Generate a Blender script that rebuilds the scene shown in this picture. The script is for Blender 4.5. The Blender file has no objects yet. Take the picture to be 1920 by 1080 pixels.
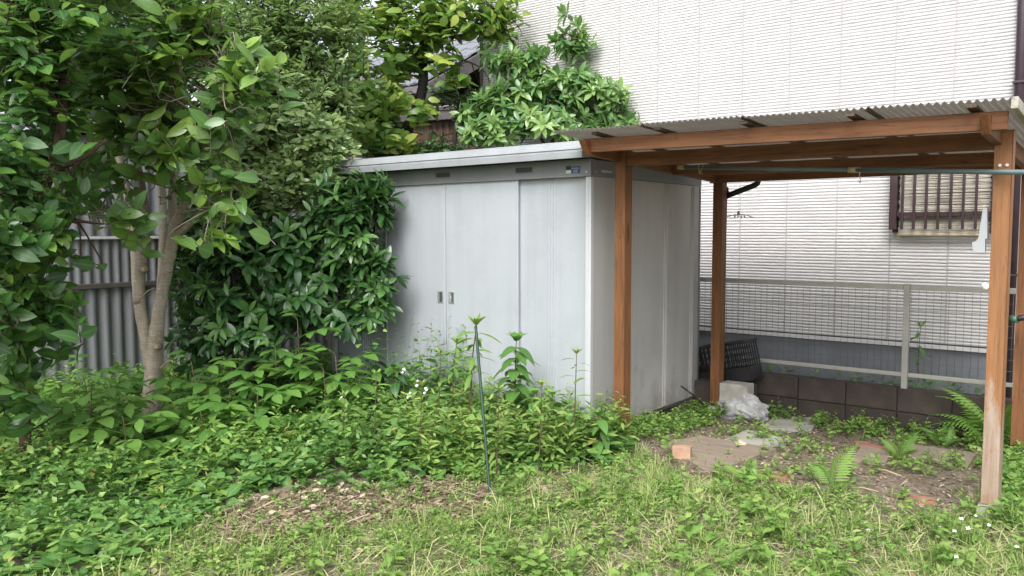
import bpy, bmesh, math, random
import numpy as np
from mathutils import Matrix, Vector
random.seed(7); rng = np.random.default_rng(11)
S = bpy.context.scene
COL = S.collection
# ------------------------------------------------------------------ camera
CAM = np.array([3.0875, -4.8293, 1.4691]); YAW, PIT, ROL, FPX = .66645, .070354, -.002013, 1516.256
FW = np.array([-math.sin(YAW)*math.cos(PIT), math.cos(YAW)*math.cos(PIT), -math.sin(PIT)])
_rt = np.array([math.cos(YAW), math.sin(YAW), 0]); _up = np.cross(_rt, FW)
RT = _rt*math.cos(ROL)+_up*math.sin(ROL); UP = -_rt*math.sin(ROL)+_up*math.cos(ROL)
cd = bpy.data.cameras.new('camera'); cam = bpy.data.objects.new('camera', cd); COL.objects.link(cam)
cd.sensor_width = 36; cd.lens = 36*FPX/1920; cd.clip_start = .05; cd.clip_end = 600
cam.matrix_world = Matrix([[RT[0], UP[0], -FW[0], CAM[0]], [RT[1], UP[1], -FW[1], CAM[1]], [RT[2], UP[2], -FW[2], CAM[2]], [0, 0, 0, 1]])
S.camera = cam
# ------------------------------------------------------------------ sky, sun, exposure
SUN_EL, SUN_AZ = math.radians(47), math.radians(158)     # azimuth clockwise from +Y
w = bpy.data.worlds.new('World'); S.world = w; w.use_nodes = True
nt = w.node_tree; bg = nt.nodes['Background']
sky = nt.nodes.new('ShaderNodeTexSky'); sky.sky_type = 'NISHITA'; sky.sun_disc = False
sky.sun_elevation = SUN_EL; sky.sun_rotation = SUN_AZ; sky.air_density = 1.0; sky.dust_density = 4.0; sky.ozone_density = 1.0
hs = nt.nodes.new('ShaderNodeHueSaturation'); hs.inputs['Saturation'].default_value = .22   # cloud cover: nearly white sky
nt.links.new(sky.outputs[0], hs.inputs['Color']); nt.links.new(hs.outputs[0], bg.inputs[0]); bg.inputs[1].default_value = .15
sl = bpy.data.lights.new('sun', 'SUN'); sl.energy = 1.05; sl.angle = math.radians(32); sl.color = (1, .97, .93)
so = bpy.data.objects.new('sun', sl); COL.objects.link(so)
sd = Vector((math.sin(SUN_AZ)*math.cos(SUN_EL), math.cos(SUN_AZ)*math.cos(SUN_EL), math.sin(SUN_EL)))
so.rotation_euler = sd.to_track_quat('Z', 'Y').to_euler(); so.location = (0, -6, 9)
S.view_settings.view_transform = 'Standard'; S.view_settings.look = 'None'; S.view_settings.gamma = 1
S.view_settings.exposure = 1.12
S.render.engine = 'CYCLES'; cy = S.cycles; cy.max_bounces = 5; cy.diffuse_bounces = 4; cy.glossy_bounces = 2; cy.transmission_bounces = 4; cy.transparent_max_bounces = 4; cy.caustics_reflective = cy.caustics_refractive = False

# ------------------------------------------------------------------ helpers
def W(px, py, d):                       # point seen at photograph pixel (px, py) at depth d metres
    return CAM + d*(FW + RT*(px-960)/FPX + UP*(540-py)/FPX)
def gz(x, y):                           # ground height
    x = np.asarray(x, float); y = np.asarray(y, float)
    t = np.clip((y+.2)/1.8, 0, 1); t = t*t*(3-2*t)
    return -.035-.07*t + .012*np.sin(x*2.1+y*1.3)+.010*np.sin(y*3.7-x*1.1)+.006*np.sin(x*7.3+1)*np.sin(y*6.1)
def G(px, py, dz=0.):                   # ground point along that ray
    z = -.05
    for _ in range(4):
        d = FW + RT*(px-960)/FPX + UP*(540-py)/FPX; t = (z-CAM[2])/d[2]; p = CAM+t*d; z = float(gz(p[0], p[1]))+dz
    return p
def px_of(Pts):
    d = np.asarray(Pts)-CAM; z = d@FW
    return 960+FPX*(d@RT)/z, 540-FPX*(d@UP)/z, z
def nz(v): v = np.asarray(v, float); return v/(np.linalg.norm(v, axis=-1, keepdims=True)+1e-9)

def mesh_np(name, V, T, tone=None, smooth=True, rib=None):
    me = bpy.data.meshes.new(name); V = np.ascontiguousarray(V, np.float32); T = np.ascontiguousarray(T, np.int32)
    me.vertices.add(len(V)); me.vertices.foreach_set('co', V.ravel())
    me.loops.add(T.size); me.loops.foreach_set('vertex_index', T.ravel())
    me.polygons.add(len(T)); me.polygons.foreach_set('loop_start', np.arange(0, T.size, T.shape[1], dtype=np.int32))
    try: me.polygons.foreach_set('loop_total', np.full(len(T), T.shape[1], np.int32))
    except Exception: pass
    if smooth: me.polygons.foreach_set('use_smooth', np.ones(len(T), bool))
    if tone is not None:
        a = me.attributes.new('tone', 'FLOAT', 'POINT'); a.data.foreach_set('value', np.ascontiguousarray(tone, np.float32))
    if rib is not None:
        a = me.attributes.new('rib', 'FLOAT', 'POINT'); a.data.foreach_set('value', np.ascontiguousarray(rib, np.float32))
    me.update(calc_edges=True); return me
def ribof(V): return (np.abs(V[:, 0]) < 1e-6).astype(float)
class Soup:
    def __init__(s): s.V = []; s.T = []; s.K = []; s.B = []; s.n = 0
    def add(s, V, T, tone=.5, rib=None):
        V = np.asarray(V, float); s.B.append(np.zeros(len(V)) if rib is None else rib); T = np.asarray(T, int); s.V.append(V); s.T.append(T+s.n)
        s.K.append(np.full(len(V), tone) if np.isscalar(tone) else np.asarray(tone)); s.n += len(V)
    def leaves(s, tpl, pos, R, sc, tone):
        V, T = tpl; N = len(pos)
        if N == 0: return
        sc = np.asarray(sc); sc = sc[:, None, None] if sc.ndim == 1 else sc[:, None, :]
        P = np.einsum('nij,nkj->nki', R, V[None]*sc)+pos[:, None, :]
        TT = T[None]+(np.arange(N)*len(V))[:, None, None]
        s.add(P.reshape(-1, 3), TT.reshape(-1, 3), np.repeat(tone, len(V)), np.tile(ribof(V), N))
    def tube(s, pts, rad, sides=6, tone=.5, cap=True):
        V, T = tube(pts, rad, sides, cap); s.add(V, T, tone)
    def mesh(s, name, smooth=True): return mesh_np(name, np.concatenate(s.V), np.concatenate(s.T), np.concatenate(s.K), smooth, np.concatenate(s.B))
def tube(pts, rad, sides=6, cap=True):
    pts = np.asarray(pts, float); n = len(pts); rad = np.full(n, rad) if np.isscalar(rad) else np.asarray(rad, float)
    tg = nz(np.gradient(pts, axis=0)); ref = np.array([.31, .93, .2]) if abs(tg[0][2]) > .8 else np.array([.1, .05, 1.])
    a = nz(np.cross(tg, ref)); b = np.cross(tg, a); an = np.arange(sides)*2*math.pi/sides
    V = (pts[:, None]+rad[:, None, None]*(a[:, None]*np.cos(an)[None, :, None]+b[:, None]*np.sin(an)[None, :, None])).reshape(-1, 3)
    i = np.arange(n-1)[:, None]*sides; k = np.arange(sides)[None]; k2 = (k+1) % sides
    q = np.stack([i+k, i+k2, i+sides+k2, i+sides+k], -1).reshape(-1, 4)
    T = np.concatenate([q[:, [0, 1, 2]], q[:, [0, 2, 3]]])
    if cap:
        V = np.concatenate([V, pts[:1], pts[-1:]]); c0, c1 = len(V)-2, len(V)-1; kk = np.arange(sides)
        T = np.concatenate([T, np.stack([np.full(sides, c0), (kk+1) % sides, kk], 1), np.stack([np.full(sides, c1), (n-1)*sides+kk, (n-1)*sides+(kk+1) % sides], 1)])
    return V, T
def curve(pts, n=12):                   # Catmull-Rom through points (any columns)
    P = np.asarray(pts, float); P = np.vstack([2*P[0]-P[1], P, 2*P[-1]-P[-2]]); out = []
    m = len(P)-3
    for j in range(m):
        for t in np.linspace(0, 1, n, endpoint=(j == m-1)):
            p0, p1, p2, p3 = P[j:j+4]
            out.append(.5*((2*p1)+(-p0+p2)*t+(2*p0-5*p1+4*p2-p3)*t*t+(-p0+3*p1-3*p2+p3)*t**3))
    return np.array(out)
def leaf_tpl(w=.25, fold=.25, droop=.2, seg=4, blunt=.85, wav=0.):
    V = [(0, 0, 0)]; T = []
    ts = np.linspace(0, 1, seg+2)[1:-1]
    for i, t in enumerate(ts):
        h = w*math.sin(math.pi*t**blunt)**.8; z = -droop*t*t
        V += [(-h, t, z+fold*h+wav*math.sin(i*2.2)), (0, t, z), (h, t, z+fold*h+wav*math.sin(i*2.2+1.5))]
    V.append((0, 1, -droop)); n = len(V)-1
    T += [(0, 2, 1), (0, 3, 2)]
    for i in range(seg-1):
        a = 1+3*i; b = a+3
        T += [(a, a+1, b+1), (a, b+1, b), (a+1, a+2, b+2), (a+1, b+2, b+1)]
    a = 1+3*(seg-1); T += [(a, a+1, n), (a+1, a+2, n)]
    return np.array(V, float), np.array(T, int)
def frames(d, up):                      # rotation matrices: y = d, z ~ up
    d = nz(d); x = nz(np.cross(d, up)); z = np.cross(x, d)
    return np.stack([x, d, z], -1)
class MB:                               # boxes and other solids joined into one mesh
    def __init__(s): s.bm = bmesh.new()
    def box(s, x0, x1, y0, y1, z0, z1, bev=0.):
        r = bmesh.ops.create_cube(s.bm, size=1); v = r['verts']
        for q in v: q.co = Vector(((x0+x1)/2+q.co.x*(x1-x0), (y0+y1)/2+q.co.y*(y1-y0), (z0+z1)/2+q.co.z*(z1-z0)))
        if bev: bmesh.ops.bevel(s.bm, geom=list({e for q in v for e in q.link_edges}), offset=bev, segments=2, profile=.6, affect='EDGES')
        return s
    def beam(s, p0, p1, wd, ht, bev=.004, up=(0, 0, 1), cut0=0.):   # timber from p0 to p1 (axis), width and height; cut0: slanted start
        p0, p1 = Vector(p0), Vector(p1); d = (p1-p0); L = d.length; d.normalize()
        x = d.cross(Vector(up)); x.normalize(); z = x.cross(d)
        r = bmesh.ops.create_cube(s.bm, size=1); v = r['verts']
        for q in v:
            a, b, c = q.co.x, q.co.y, q.co.z; l = (b+.5)*L
            if b < 0 and c < 0: l += cut0
            q.co = p0+d*l+x*(a*wd)+z*(c*ht)
        if bev: bmesh.ops.bevel(s.bm, geom=list({e for q in v for e in q.link_edges}), offset=bev, segments=2, profile=.6, affect='EDGES')
        return s
    def raw(s, V, F):
        vs = [s.bm.verts.new(Vector(tuple(map(float, v)))) for v in V]
        for f in F:
            try: s.bm.faces.new([vs[int(i)] for i in f])
            except ValueError: pass
        return s
    def tube(s, pts, rad, sides=8): return s.raw(*tube(pts, rad, sides))
    def extrude(s, prof, axis, a, b):   # closed 2-D profile swept along axis 0/1/2 from a to b
        n = len(prof); V = []
        for c in (a, b):
            for (u, v) in prof: V.append({0: (c, u, v), 1: (u, c, v), 2: (u, v, c)}[axis])
        F = [[i, (i+1) % n, n+(i+1) % n, n+i] for i in range(n)]+[list(range(n))[::-1], list(range(n, 2*n))]
        return s.raw(V, F)
    def mesh(s, name, smooth=False):
        bmesh.ops.recalc_face_normals(s.bm, faces=s.bm.faces[:]); me = bpy.data.meshes.new(name); s.bm.to_mesh(me); s.bm.free()
        if smooth: me.polygons.foreach_set('use_smooth', np.ones(len(me.polygons), bool))
        return me
def tag(o, label=None, cat=None, group=None, kind=None):
    for k, v in (('label', label), ('category', cat), ('group', group), ('kind', kind)):
        if v: o[k] = v
    return o
def link(name, me, mat=None, parent=None):
    o = bpy.data.objects.new(name, me); COL.objects.link(o)
    if mat is not None and me is not None and len(me.materials) == 0: me.materials.append(mat)
    if parent is not None:
        o.parent = parent
        if parent.parent is None and tuple(parent.location) != (0, 0, 0): o.matrix_parent_inverse = Matrix.Translation(-parent.location)
    return o
def root(name, loc, label, cat, group=None):
    o = bpy.data.objects.new(name, None); COL.objects.link(o); o.location = tuple(map(float, loc)); o.empty_display_size = .1
    return tag(o, label, cat, group)
def solid(name, mb, mat, parent=None, smooth=False): return link(name, mb.mesh(name, smooth), mat, parent)

# ------------------------------------------------------------------ materials
class N:
    def __init__(s, name):
        s.m = bpy.data.materials.new(name); s.m.use_nodes = True; s.t = s.m.node_tree; s.b = s.t.nodes['Principled BSDF']; s.o = s.t.nodes['Material Output']
    def n(s, typ, **kw):
        q = s.t.nodes.new(typ)
        for k, v in kw.items():
            if k in q.inputs: q.inputs[k].default_value = v
            else: setattr(q, k, v)
        return q
    def l(s, a, b): s.t.links.new(a, b)
    def co(s, scale=(1, 1, 1)):
        tc = s.n('ShaderNodeTexCoord'); mp = s.n('ShaderNodeMapping'); mp.inputs['Scale'].default_value = scale
        s.l(tc.outputs['Object'], mp.inputs[0]); return mp.outputs[0]
    def noise(s, scale, stretch=(1, 1, 1), detail=4, rough=.6, dist=0):
        q = s.n('ShaderNodeTexNoise', Scale=scale, Detail=detail, Roughness=rough, Distortion=dist); s.l(s.co(stretch), q.inputs['Vector']); return q.outputs[0]
    def ramp(s, fac, stops):
        q = s.n('ShaderNodeValToRGB'); e = q.color_ramp.elements
        while len(e) < len(stops): e.new(.5)
        for el, (p, c) in zip(e, stops): el.position = p; el.color = (*c, 1) if len(c) == 3 else c
        s.l(fac, q.inputs[0]); return q.outputs[0]
    def mix(s, fac, a, b, typ='MIX'):
        q = s.n('ShaderNodeMix', data_type='RGBA', blend_type=typ)
        for sock, v in ((q.inputs[0], fac), (q.inputs[6], a), (q.inputs[7], b)):
            if hasattr(v, 'links') or hasattr(v, 'is_linked'): s.l(v, sock)
            else: sock.default_value = v if isinstance(v, (int, float)) else (*v, 1)
        return q.outputs[2]
    def bump(s, h, dist=.003, strength=.6):
        q = s.n('ShaderNodeBump', Strength=strength, Distance=dist); s.l(h, q.inputs['Height']); s.l(q.outputs[0], s.b.inputs['Normal'])
    def fin(s, col=None, rough=.6, metal=0., spec=.5):
        if col is not None:
            if hasattr(col, 'is_linked'): s.l(col, s.b.inputs['Base Color'])
            else: s.b.inputs['Base Color'].default_value = (*col, 1)
        s.b.inputs['Roughness'].default_value = rough; s.b.inputs['Metallic'].default_value = metal; s.b.inputs['Specular IOR Level'].default_value = spec
        return s.m
def plain(name, col, rough=.6, metal=0., var=.25, scale=8, stretch=(1, 1, 1), spec=.5, bump=0.):
    q = N(name); f = q.noise(scale, stretch, 5)
    c = q.ramp(f, [(.25, tuple(v*(1-var) for v in col)), (.75, tuple(min(1, v*(1+var)) for v in col))])
    if bump: q.bump(f, bump)
    return q.fin(c, rough, metal, spec)
def leafmat(name, dark, mid, light, rough=.42, trans=.35, spec=.5, old=None):
    q = N(name); at = q.n('ShaderNodeAttribute', attribute_name='tone')
    st = [(0, dark), (.5, mid), (.93, light)]
    if old: st = [(0, dark), (.5, mid), (.88, light), (.97, old)]
    c = q.ramp(at.outputs['Fac'], st); f = q.noise(26, (1, 1, 1), 3)
    c = q.mix(q.ramp(f, [(.35, (0, 0, 0)), (.7, (.35, .35, .35))]), c, tuple(min(1, v*1.35) for v in mid))
    rb = q.n('ShaderNodeAttribute', attribute_name='rib'); c = q.mix(q.ramp(rb.outputs['Fac'], [(.84, (0, 0, 0)), (.97, (.5, .5, .5))]), c, tuple(min(1, v*.6+.5*w_+.02) for v, w_ in zip(light, mid)))
    q.fin(c, rough, 0, spec); tr = q.n('ShaderNodeBsdfTranslucent'); ms = q.n('ShaderNodeMixShader'); ms.inputs[0].default_value = trans
    c2 = q.mix(.5, c, (.20, .36, .06)); q.l(c2, tr.inputs[0]); q.l(q.b.outputs[0], ms.inputs[1]); q.l(tr.outputs[0], ms.inputs[2]); q.l(ms.outputs[0], q.o.inputs[0])
    return q.m
def wood(name, axis, worn=0., base=(.185, .080, .032)):
    q = N(name); st = [14, 14, 14]; st[axis] = .9
    g = q.noise(3.2, tuple(st), 7, .65, .35); g2 = q.noise(1.3, (1.5, 1.5, 1.5), 3)
    dk = tuple(v*.45 for v in base); lt = tuple(min(1, v*1.35) for v in base)
    c = q.ramp(g, [(.25, dk), (.48, base), (.75, lt)])
    c = q.mix(q.ramp(g2, [(.42, (0, 0, 0)), (.72, (.6, .6, .6))]), c, tuple(v*.5 for v in base))
    st2 = [6, 6, 6]; st2[axis] = 1.1
    k = q.n('ShaderNodeTexVoronoi', Scale=1.1); q.l(q.co(tuple(st2)), k.inputs['Vector'])      # knots
    c = q.mix(q.ramp(k.outputs['Distance'], [(.05, (.85, .85, .85)), (.12, (0, 0, 0))]), c, (.05, .018, .008))
    ck = q.noise(2.2, tuple(22 if i != axis else .55 for i in range(3)), 2, .5, .6); c = q.mix(q.ramp(ck, [(.485, (0, 0, 0)), (.5, (.75, .75, .75)), (.515, (0, 0, 0))]), c, tuple(v*.22 for v in base))
    if worn:
        wn = q.noise(2.6, (2.6, 2.6, .8), 6, .7); sx = q.n('ShaderNodeSeparateXYZ'); tc = q.n('ShaderNodeTexCoord'); q.l(tc.outputs['Object'], sx.inputs[0])
        mr = q.n('ShaderNodeMapRange'); mr.inputs[1].default_value = 1.15; mr.inputs[2].default_value = .1; mr.inputs[3].default_value = -.15; mr.inputs[4].default_value = .17
        q.l(sx.outputs[2], mr.inputs[0]); ad = q.n('ShaderNodeMath', operation='ADD'); q.l(wn, ad.inputs[0]); q.l(mr.outputs[0], ad.inputs[1])
        c = q.mix(q.ramp(ad.outputs[0], [(.52, (0, 0, 0)), (.62, (1, 1, 1))]), c, q.ramp(g, [(.3, (.17, .145, .12)), (.7, (.42, .38, .33))]))
        c = q.mix(.35, c, (.32, .16, .075))
    q.bump(g, .0025, .7); return q.fin(c, .62, 0, .35)

M = {}
def shed_mat(name, col, dirt=.5):
    q = N(name); a = q.noise(1.6, (7, 7, .3), 4, .5); b = q.noise(1.7, (1, 1, .8), 5, .6); s = q.noise(60, (1, 1, 1), 3)
    c = q.ramp(a, [(.2, tuple(v*.90 for v in col)), (.5, col), (.8, tuple(v*1.04 for v in col))])
    c = q.mix(q.ramp(b, [(.48, (0, 0, 0)), (.85, (dirt*.8,)*3)]), c, tuple(v*f for v, f in zip(col, (.50, .50, .48))))
    c = q.mix(q.ramp(s, [(.62, (0, 0, 0)), (.75, (.25, .25, .25))]), c, (.22, .22, .2))
    sx = q.n('ShaderNodeSeparateXYZ'); tc = q.n('ShaderNodeTexCoord'); q.l(tc.outputs['Object'], sx.inputs[0]); mr = q.n('ShaderNodeMapRange'); mr.inputs[1].default_value = .55; mr.inputs[2].default_value = 0.; mr.inputs[3].default_value = -.12; mr.inputs[4].default_value = .22; q.l(sx.outputs[2], mr.inputs[0])
    sm = q.noise(5, (1, 1, .7), 6, .7); ad = q.n('ShaderNodeMath', operation='ADD'); q.l(sm, ad.inputs[0]); q.l(mr.outputs[0], ad.inputs[1]); c = q.mix(q.ramp(ad.outputs[0], [(.56, (0, 0, 0)), (.82, (.6, .6, .6))]), c, (.20, .17, .13))   # mud splash
    sc = q.noise(3.5, (1, 1, 3.5), 2, .5, 2.5); c = q.mix(q.ramp(sc, [(.60, (0, 0, 0)), (.64, (.10, .10, .10)), (.70, (0, 0, 0))]), c, tuple(v*1.35 for v in col))   # wiped smears
    q.bump(q.noise(1.4, (1, 1, 1), 2), .006, .4)
    return q.fin(c, .48, .12, .45)
M['shed'] = shed_mat('shed_paint', (.40, .43, .465)); M['shed_dim'] = shed_mat('shed_shaded_paint', (.19, .20, .205), .7)  # header grey darkened in its colour to stand for shade under the overhang
M['shed_trim'] = shed_mat('shed_trim_paint', (.50, .525, .545), .3); M['fascia'] = shed_mat('fascia_paint', (.34, .36, .38), .75)
M['shed_side'] = shed_mat('shed_side_paint', (.40, .395, .39), .6)
M['chrome'] = plain('chrome', (.62, .63, .64), .3, .7, .1); M['black'] = plain('dark_recess', (.02, .02, .02), .6)
M['wx'], M['wy'], M['wz'] = wood('stained_wood_x', 0), wood('stained_wood_y', 1), wood('stained_wood_z', 2)
M['wzw'] = wood('weathered_wood_z', 2, 1., (.27, .125, .05)); M['wyw'] = wood('lichen_wood_y', 1, 0, (.42, .40, .33)); M['wd'] = wood('grey_lath', 1, 0, (.10, .07, .05))
def roofmat():
    q = N('corrugated_plastic'); f = q.noise(1.6, (1, 1, 1), 6, .65); g = q.noise(3, (20, .6, 1), 4)
    c = q.ramp(f, [(.3, (.15, .125, .105)), (.55, (.24, .215, .19)), (.8, (.32, .30, .26))]); c = q.mix(q.ramp(g, [(.45, (0, 0, 0)), (.75, (.5, .5, .5))]), c, (.14, .115, .085))
    q.fin(c, .4, 0, .4); tr = q.n('ShaderNodeBsdfTranslucent'); q.l(q.mix(.5, c, (.66, .64, .60)), tr.inputs[0]); ms = q.n('ShaderNodeMixShader'); ms.inputs[0].default_value = .68
    q.l(q.b.outputs[0], ms.inputs[1]); q.l(tr.outputs[0], ms.inputs[2]); q.l(ms.outputs[0], q.o.inputs[0]); return q.m
M['poly'] = roofmat()
def sidingmat():
    q = N('siding_paint'); f = q.noise(1.1, (1, 1, 1), 5); s = q.noise(90, (1, 1, 1), 3); v = q.noise(1.5, (5, 5, .3), 4)
    c = q.ramp(f, [(.3, (.525, .515, .517)), (.7, (.615, .603, .605))]); c = q.mix(q.ramp(v, [(.55, (0, 0, 0)), (.8, (.3, .3, .3))]), c, (.52, .49, .48))
    q.bump(s, .002, .5); return q.fin(c, .75, 0, .25)
M['siding'] = sidingmat(); M['joint'] = plain('joint_caulk', (.44, .425, .43), .8, 0, .06)
M['brown'] = plain('brown_aluminium', (.055, .032, .038), .4, .3, .2); M['pipe'] = plain('pipe_plastic', (.045, .03, .04), .35, 0, .2)
M['found'] = plain('foundation_render', (.17, .18, .20), .8, 0, .2, 4, bump=.004)
M['reed'] = plain('reed', (.50, .47, .41), .7, 0, .45, 3, (4, 4, 80)); M['alu'] = plain('fence_aluminium', (.40, .385, .36), .45, .5, .12)
M['wire'] = plain('wire_coating', (.13, .125, .12), .5, .2); M['blk'] = plain('stained_block', (.045, .034, .028), .85, 0, .5, 6, bump=.006)
M['conc'] = plain('concrete', (.34, .325, .29), .88, 0, .3, 7, bump=.006); M['stone'] = plain('stone', (.42, .36, .27), .8, 0, .25, 9, bump=.006)
M['fsheet'] = plain('fence_sheet', (.20, .205, .22), .5, .15, .25, 2.0, (6, 6, .4)); M['rail'] = plain('rusty_rail', (.09, .08, .075), .7, .2)
M['cap'] = plain('pale_cap', (.62, .63, .65), .45, .2); M['bsheet'] = plain('brown_sheet', (.15, .085, .06), .55, .1, .2, 3, (8, 8, .4))
M['tile'] = plain('roof_tile', (.20, .21, .235), .28, .0, .2, 3, spec=.8); M['grwall'] = plain('grey_wall', (.30, .275, .26), .8)
M['verge'] = plain('verge_board', (.14, .13, .13), .6)
M['bark'] = None
def barkmat(name, a, b, spots=True):
    q = N(name); f = q.noise(7, (1, 1, .35), 6, .65); z = q.noise(20, (.6, .6, 5), 5, .65); c = q.ramp(f, [(.28, a), (.72, b)])
    c = q.mix(q.ramp(z, [(.5, (0, 0, 0)), (.72, (.55, .55, .55))]), c, tuple(v*.42 for v in a))
    if spots: s = q.noise(34, (1, 1, 1.6), 3); c = q.mix(q.ramp(s, [(.62, (0, 0, 0)), (.70, (.8, .8, .8))]), c, tuple(min(1, v*1.55) for v in b))
    q.bump(z, .006, .8); return q.fin(c, .8, 0, .25)
M['bark'] = barkmat('pale_bark', (.20, .165, .125), (.38, .335, .27)); M['bark2'] = barkmat('brown_bark', (.045, .03, .022), (.10, .066, .045)); M['bark3'] = barkmat('dark_bark', (.018, .015, .013), (.05, .042, .036), False)
M['cutwood'] = plain('pruned_cut', (.32, .24, .15), .8); M['greytwig'] = plain('grey_twig', (.20, .165, .13), .75); M['twig'] = plain('green_twig', (.10, .12, .045), .6); M['stem'] = plain('brown_stem', (.10, .065, .04), .7)
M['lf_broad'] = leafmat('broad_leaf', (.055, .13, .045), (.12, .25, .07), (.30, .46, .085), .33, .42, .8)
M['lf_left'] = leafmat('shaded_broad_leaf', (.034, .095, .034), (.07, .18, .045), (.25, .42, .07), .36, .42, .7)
M['lf_ever'] = leafmat('evergreen_leaf', (.085, .16, .065), (.185, .29, .115), (.34, .45, .15), .32, .38, .8)
M['lf_dark'] = leafmat('glossy_dark_leaf', (.018, .06, .022), (.042, .115, .036), (.11, .23, .055), .28, .2, .6)
M['lf_yell'] = leafmat('yellow_green_leaf', (.065, .16, .04), (.16, .30, .06), (.50, .56, .11), .36, .48, .7)
M['lf_whorl'] = leafmat('whorled_leaf', (.055, .14, .055), (.125, .26, .09), (.31, .46, .14), .32, .4, .7)
M['lf_comp'] = leafmat('compound_leaf', (.06, .16, .035), (.11, .25, .05), (.20, .36, .065), .48, .4)
M['lf_cover'] = leafmat('cover_leaf', (.05, .14, .04), (.12, .26, .065), (.27, .41, .09), .42, .36, .5, old=(.40, .30, .09))
M['lf_herb'] = leafmat('herb_leaf', (.09, .20, .045), (.18, .32, .07), (.36, .44, .13), .55, .35, .3)
M['grass'] = leafmat('grass_blade', (.15, .26, .06), (.32, .42, .13), (.64, .60, .36), .6, .4, .25)
M['dry'] = plain('dry_litter', (.26, .16, .085), .85, 0, .6, 25); M['petal'] = plain('petal', (.82, .82, .80), .6, 0, .04); M['yel'] = plain('flower_centre', (.6, .45, .05), .7)
M['green_pole'] = plain('stake_coating', (.010, .042, .024), .4, 0, .2); M['teal'] = plain('pole_coating', (.10, .155, .155), .4, .1, .2)
M['white_plastic'] = plain('white_plastic', (.38, .40, .42), .4, 0, .05); M['crate'] = plain('crate_plastic', (.014, .014, .015), .45, 0, .3)
M['bag'] = plain('bag_plastic', (.33, .33, .335), .42, 0, .35, 6, bump=.012); M['ply'] = plain('grey_plywood', (.23, .185, .14), .85, 0, .35, 4, (1, 9, 1), bump=.003)
M['brick'] = plain('brick_clay', (.40, .25, .17), .85, 0, .25, 14, bump=.004); M['pink'] = plain('red_brick', (.27, .13, .095), .85, 0, .3, 14, bump=.004); M['cord'] = plain('old_cord', (.45, .36, .22), .8)
M['fern'] = leafmat('fern_leaf', (.09, .20, .04), (.16, .31, .06), (.28, .42, .09), .5, .4)
M['dark_pipe'] = plain('black_pipe', (.018, .018, .02), .4)
def soilmat():
    q = N('soil'); a = q.noise(1.3, (1, 1, 1), 6); b = q.noise(24, (1, 1, 1), 6, .7); c = q.noise(90, (1, 2.2, 1), 3)
    k = q.ramp(b, [(.28, (.085, .07, .056)), (.5, (.20, .165, .13)), (.75, (.33, .285, .23))])
    k = q.mix(q.ramp(a, [(.45, (0, 0, 0)), (.65, (.55, .55, .55))]), k, q.ramp(b, [(.3, (.05, .06, .02)), (.7, (.16, .15, .06))]))
    k = q.mix(q.ramp(c, [(.6, (0, 0, 0)), (.7, (.7, .7, .7))]), k, (.34, .25, .16)); q.bump(b, .02, .9); return q.fin(k, .95, 0, .15)
M['soil'] = soilmat()

# ------------------------------------------------------------------ ground
def axis_pts(lo, hi, a, b, fine): return np.unique(np.concatenate([np.linspace(-90, a, 14)**1, np.arange(a, b, fine), np.linspace(b, 90, 14)]))
gx = axis_pts(-90, 90, -6, 4, .09); gy = axis_pts(-90, 90, -5, 3.4, .09)
XX, YY = np.meshgrid(gx, gy, indexing='ij'); ZZ = gz(XX, YY)+rng.normal(0, .004, XX.shape)
nx, ny = XX.shape; idx = np.arange(nx*ny).reshape(nx, ny)
qd = np.stack([idx[:-1, :-1], idx[1:, :-1], idx[1:, 1:], idx[:-1, 1:]], -1).reshape(-1, 4)
tag(link('ground', mesh_np('ground', np.stack([XX, YY, ZZ], -1).reshape(-1, 3), qd), M['soil']), kind='structure')

# ------------------------------------------------------------------ storage shed (front right bottom corner is the origin)
SW, SDp, ZH = 2.83, 1.76, 1.85
shed = root('storage_shed', (-1.4, .88, 0), 'grey steel storage shed with sliding doors standing behind the weeds', 'shed')
def wall_panel(name, x0, x1, y, z0, z1, ribs=(), mat='shed'):
    mb = MB(); mb.box(x0, x1, y, y+.02, z0, z1, .002)
    for r in ribs: mb.extrude([(r-.006, y+.001), (r-.003, y-.005), (r+.003, y-.005), (r+.006, y+.001)], 2, z0+.015, z1-.015)
    return solid(name, mb, M[mat], shed)
dA = wall_panel('door', -.667, -.046, .032, .05, ZH+.02, (-.40, -.375, -.35, -.325))
dB = wall_panel('door', -1.392, -.652, 0, .05, ZH+.02, (-.668,))
dC = wall_panel('door', -2.111, -1.397, 0, .05, ZH+.02, (-1.412, -2.095))
dD = wall_panel('door', -2.785, -2.100, .032, .05, ZH+.02, (-2.44, -2.415, -2.39, -2.365))
for d, xc, key in ((dC, -1.456, 0), (dB, -1.332, 1)):
    mb = MB(); z0, z1, a, b = .885, .978, xc-.031, xc+.031
    mb.box(a, b, -.006, .001, z1-.006, z1, .001).box(a, b, -.006, .001, z0, z0+.006, .001).box(a, a+.006, -.006, .001, z0+.006, z1-.006, .001).box(b-.006, b, -.006, .001, z0+.006, z1-.006, .001)
    h = solid('handle', mb, M['chrome'], d)
    mb = MB(); mb.box(a+.006, b-.006, -.0015, .0015, z0+.006, z1-.006); solid('recess', mb, plain('handle_recess', (.12, .125, .13), .35, .5), d)
    mb = MB()
    if key:
        mb.box(a+.007, a+.029, -.005, -.002, z0+.008, z1-.008, .001); mb.tube([(a+.018, -.004, .93), (a+.018, -.009, .93)], .008, 10)
    else: mb.box(a+.007, a+.021, -.005, -.002, z0+.008, z1-.008, .001)
    solid('finger_plate', mb, M['chrome'], d)
mb = MB(); mb.box(-.045, .002, -.008, .03, .03, ZH, .004).box(-.03, -.018, -.010, -.006, .05, ZH-.01); solid('corner_trim', mb, M['shed_trim'], shed)
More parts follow.
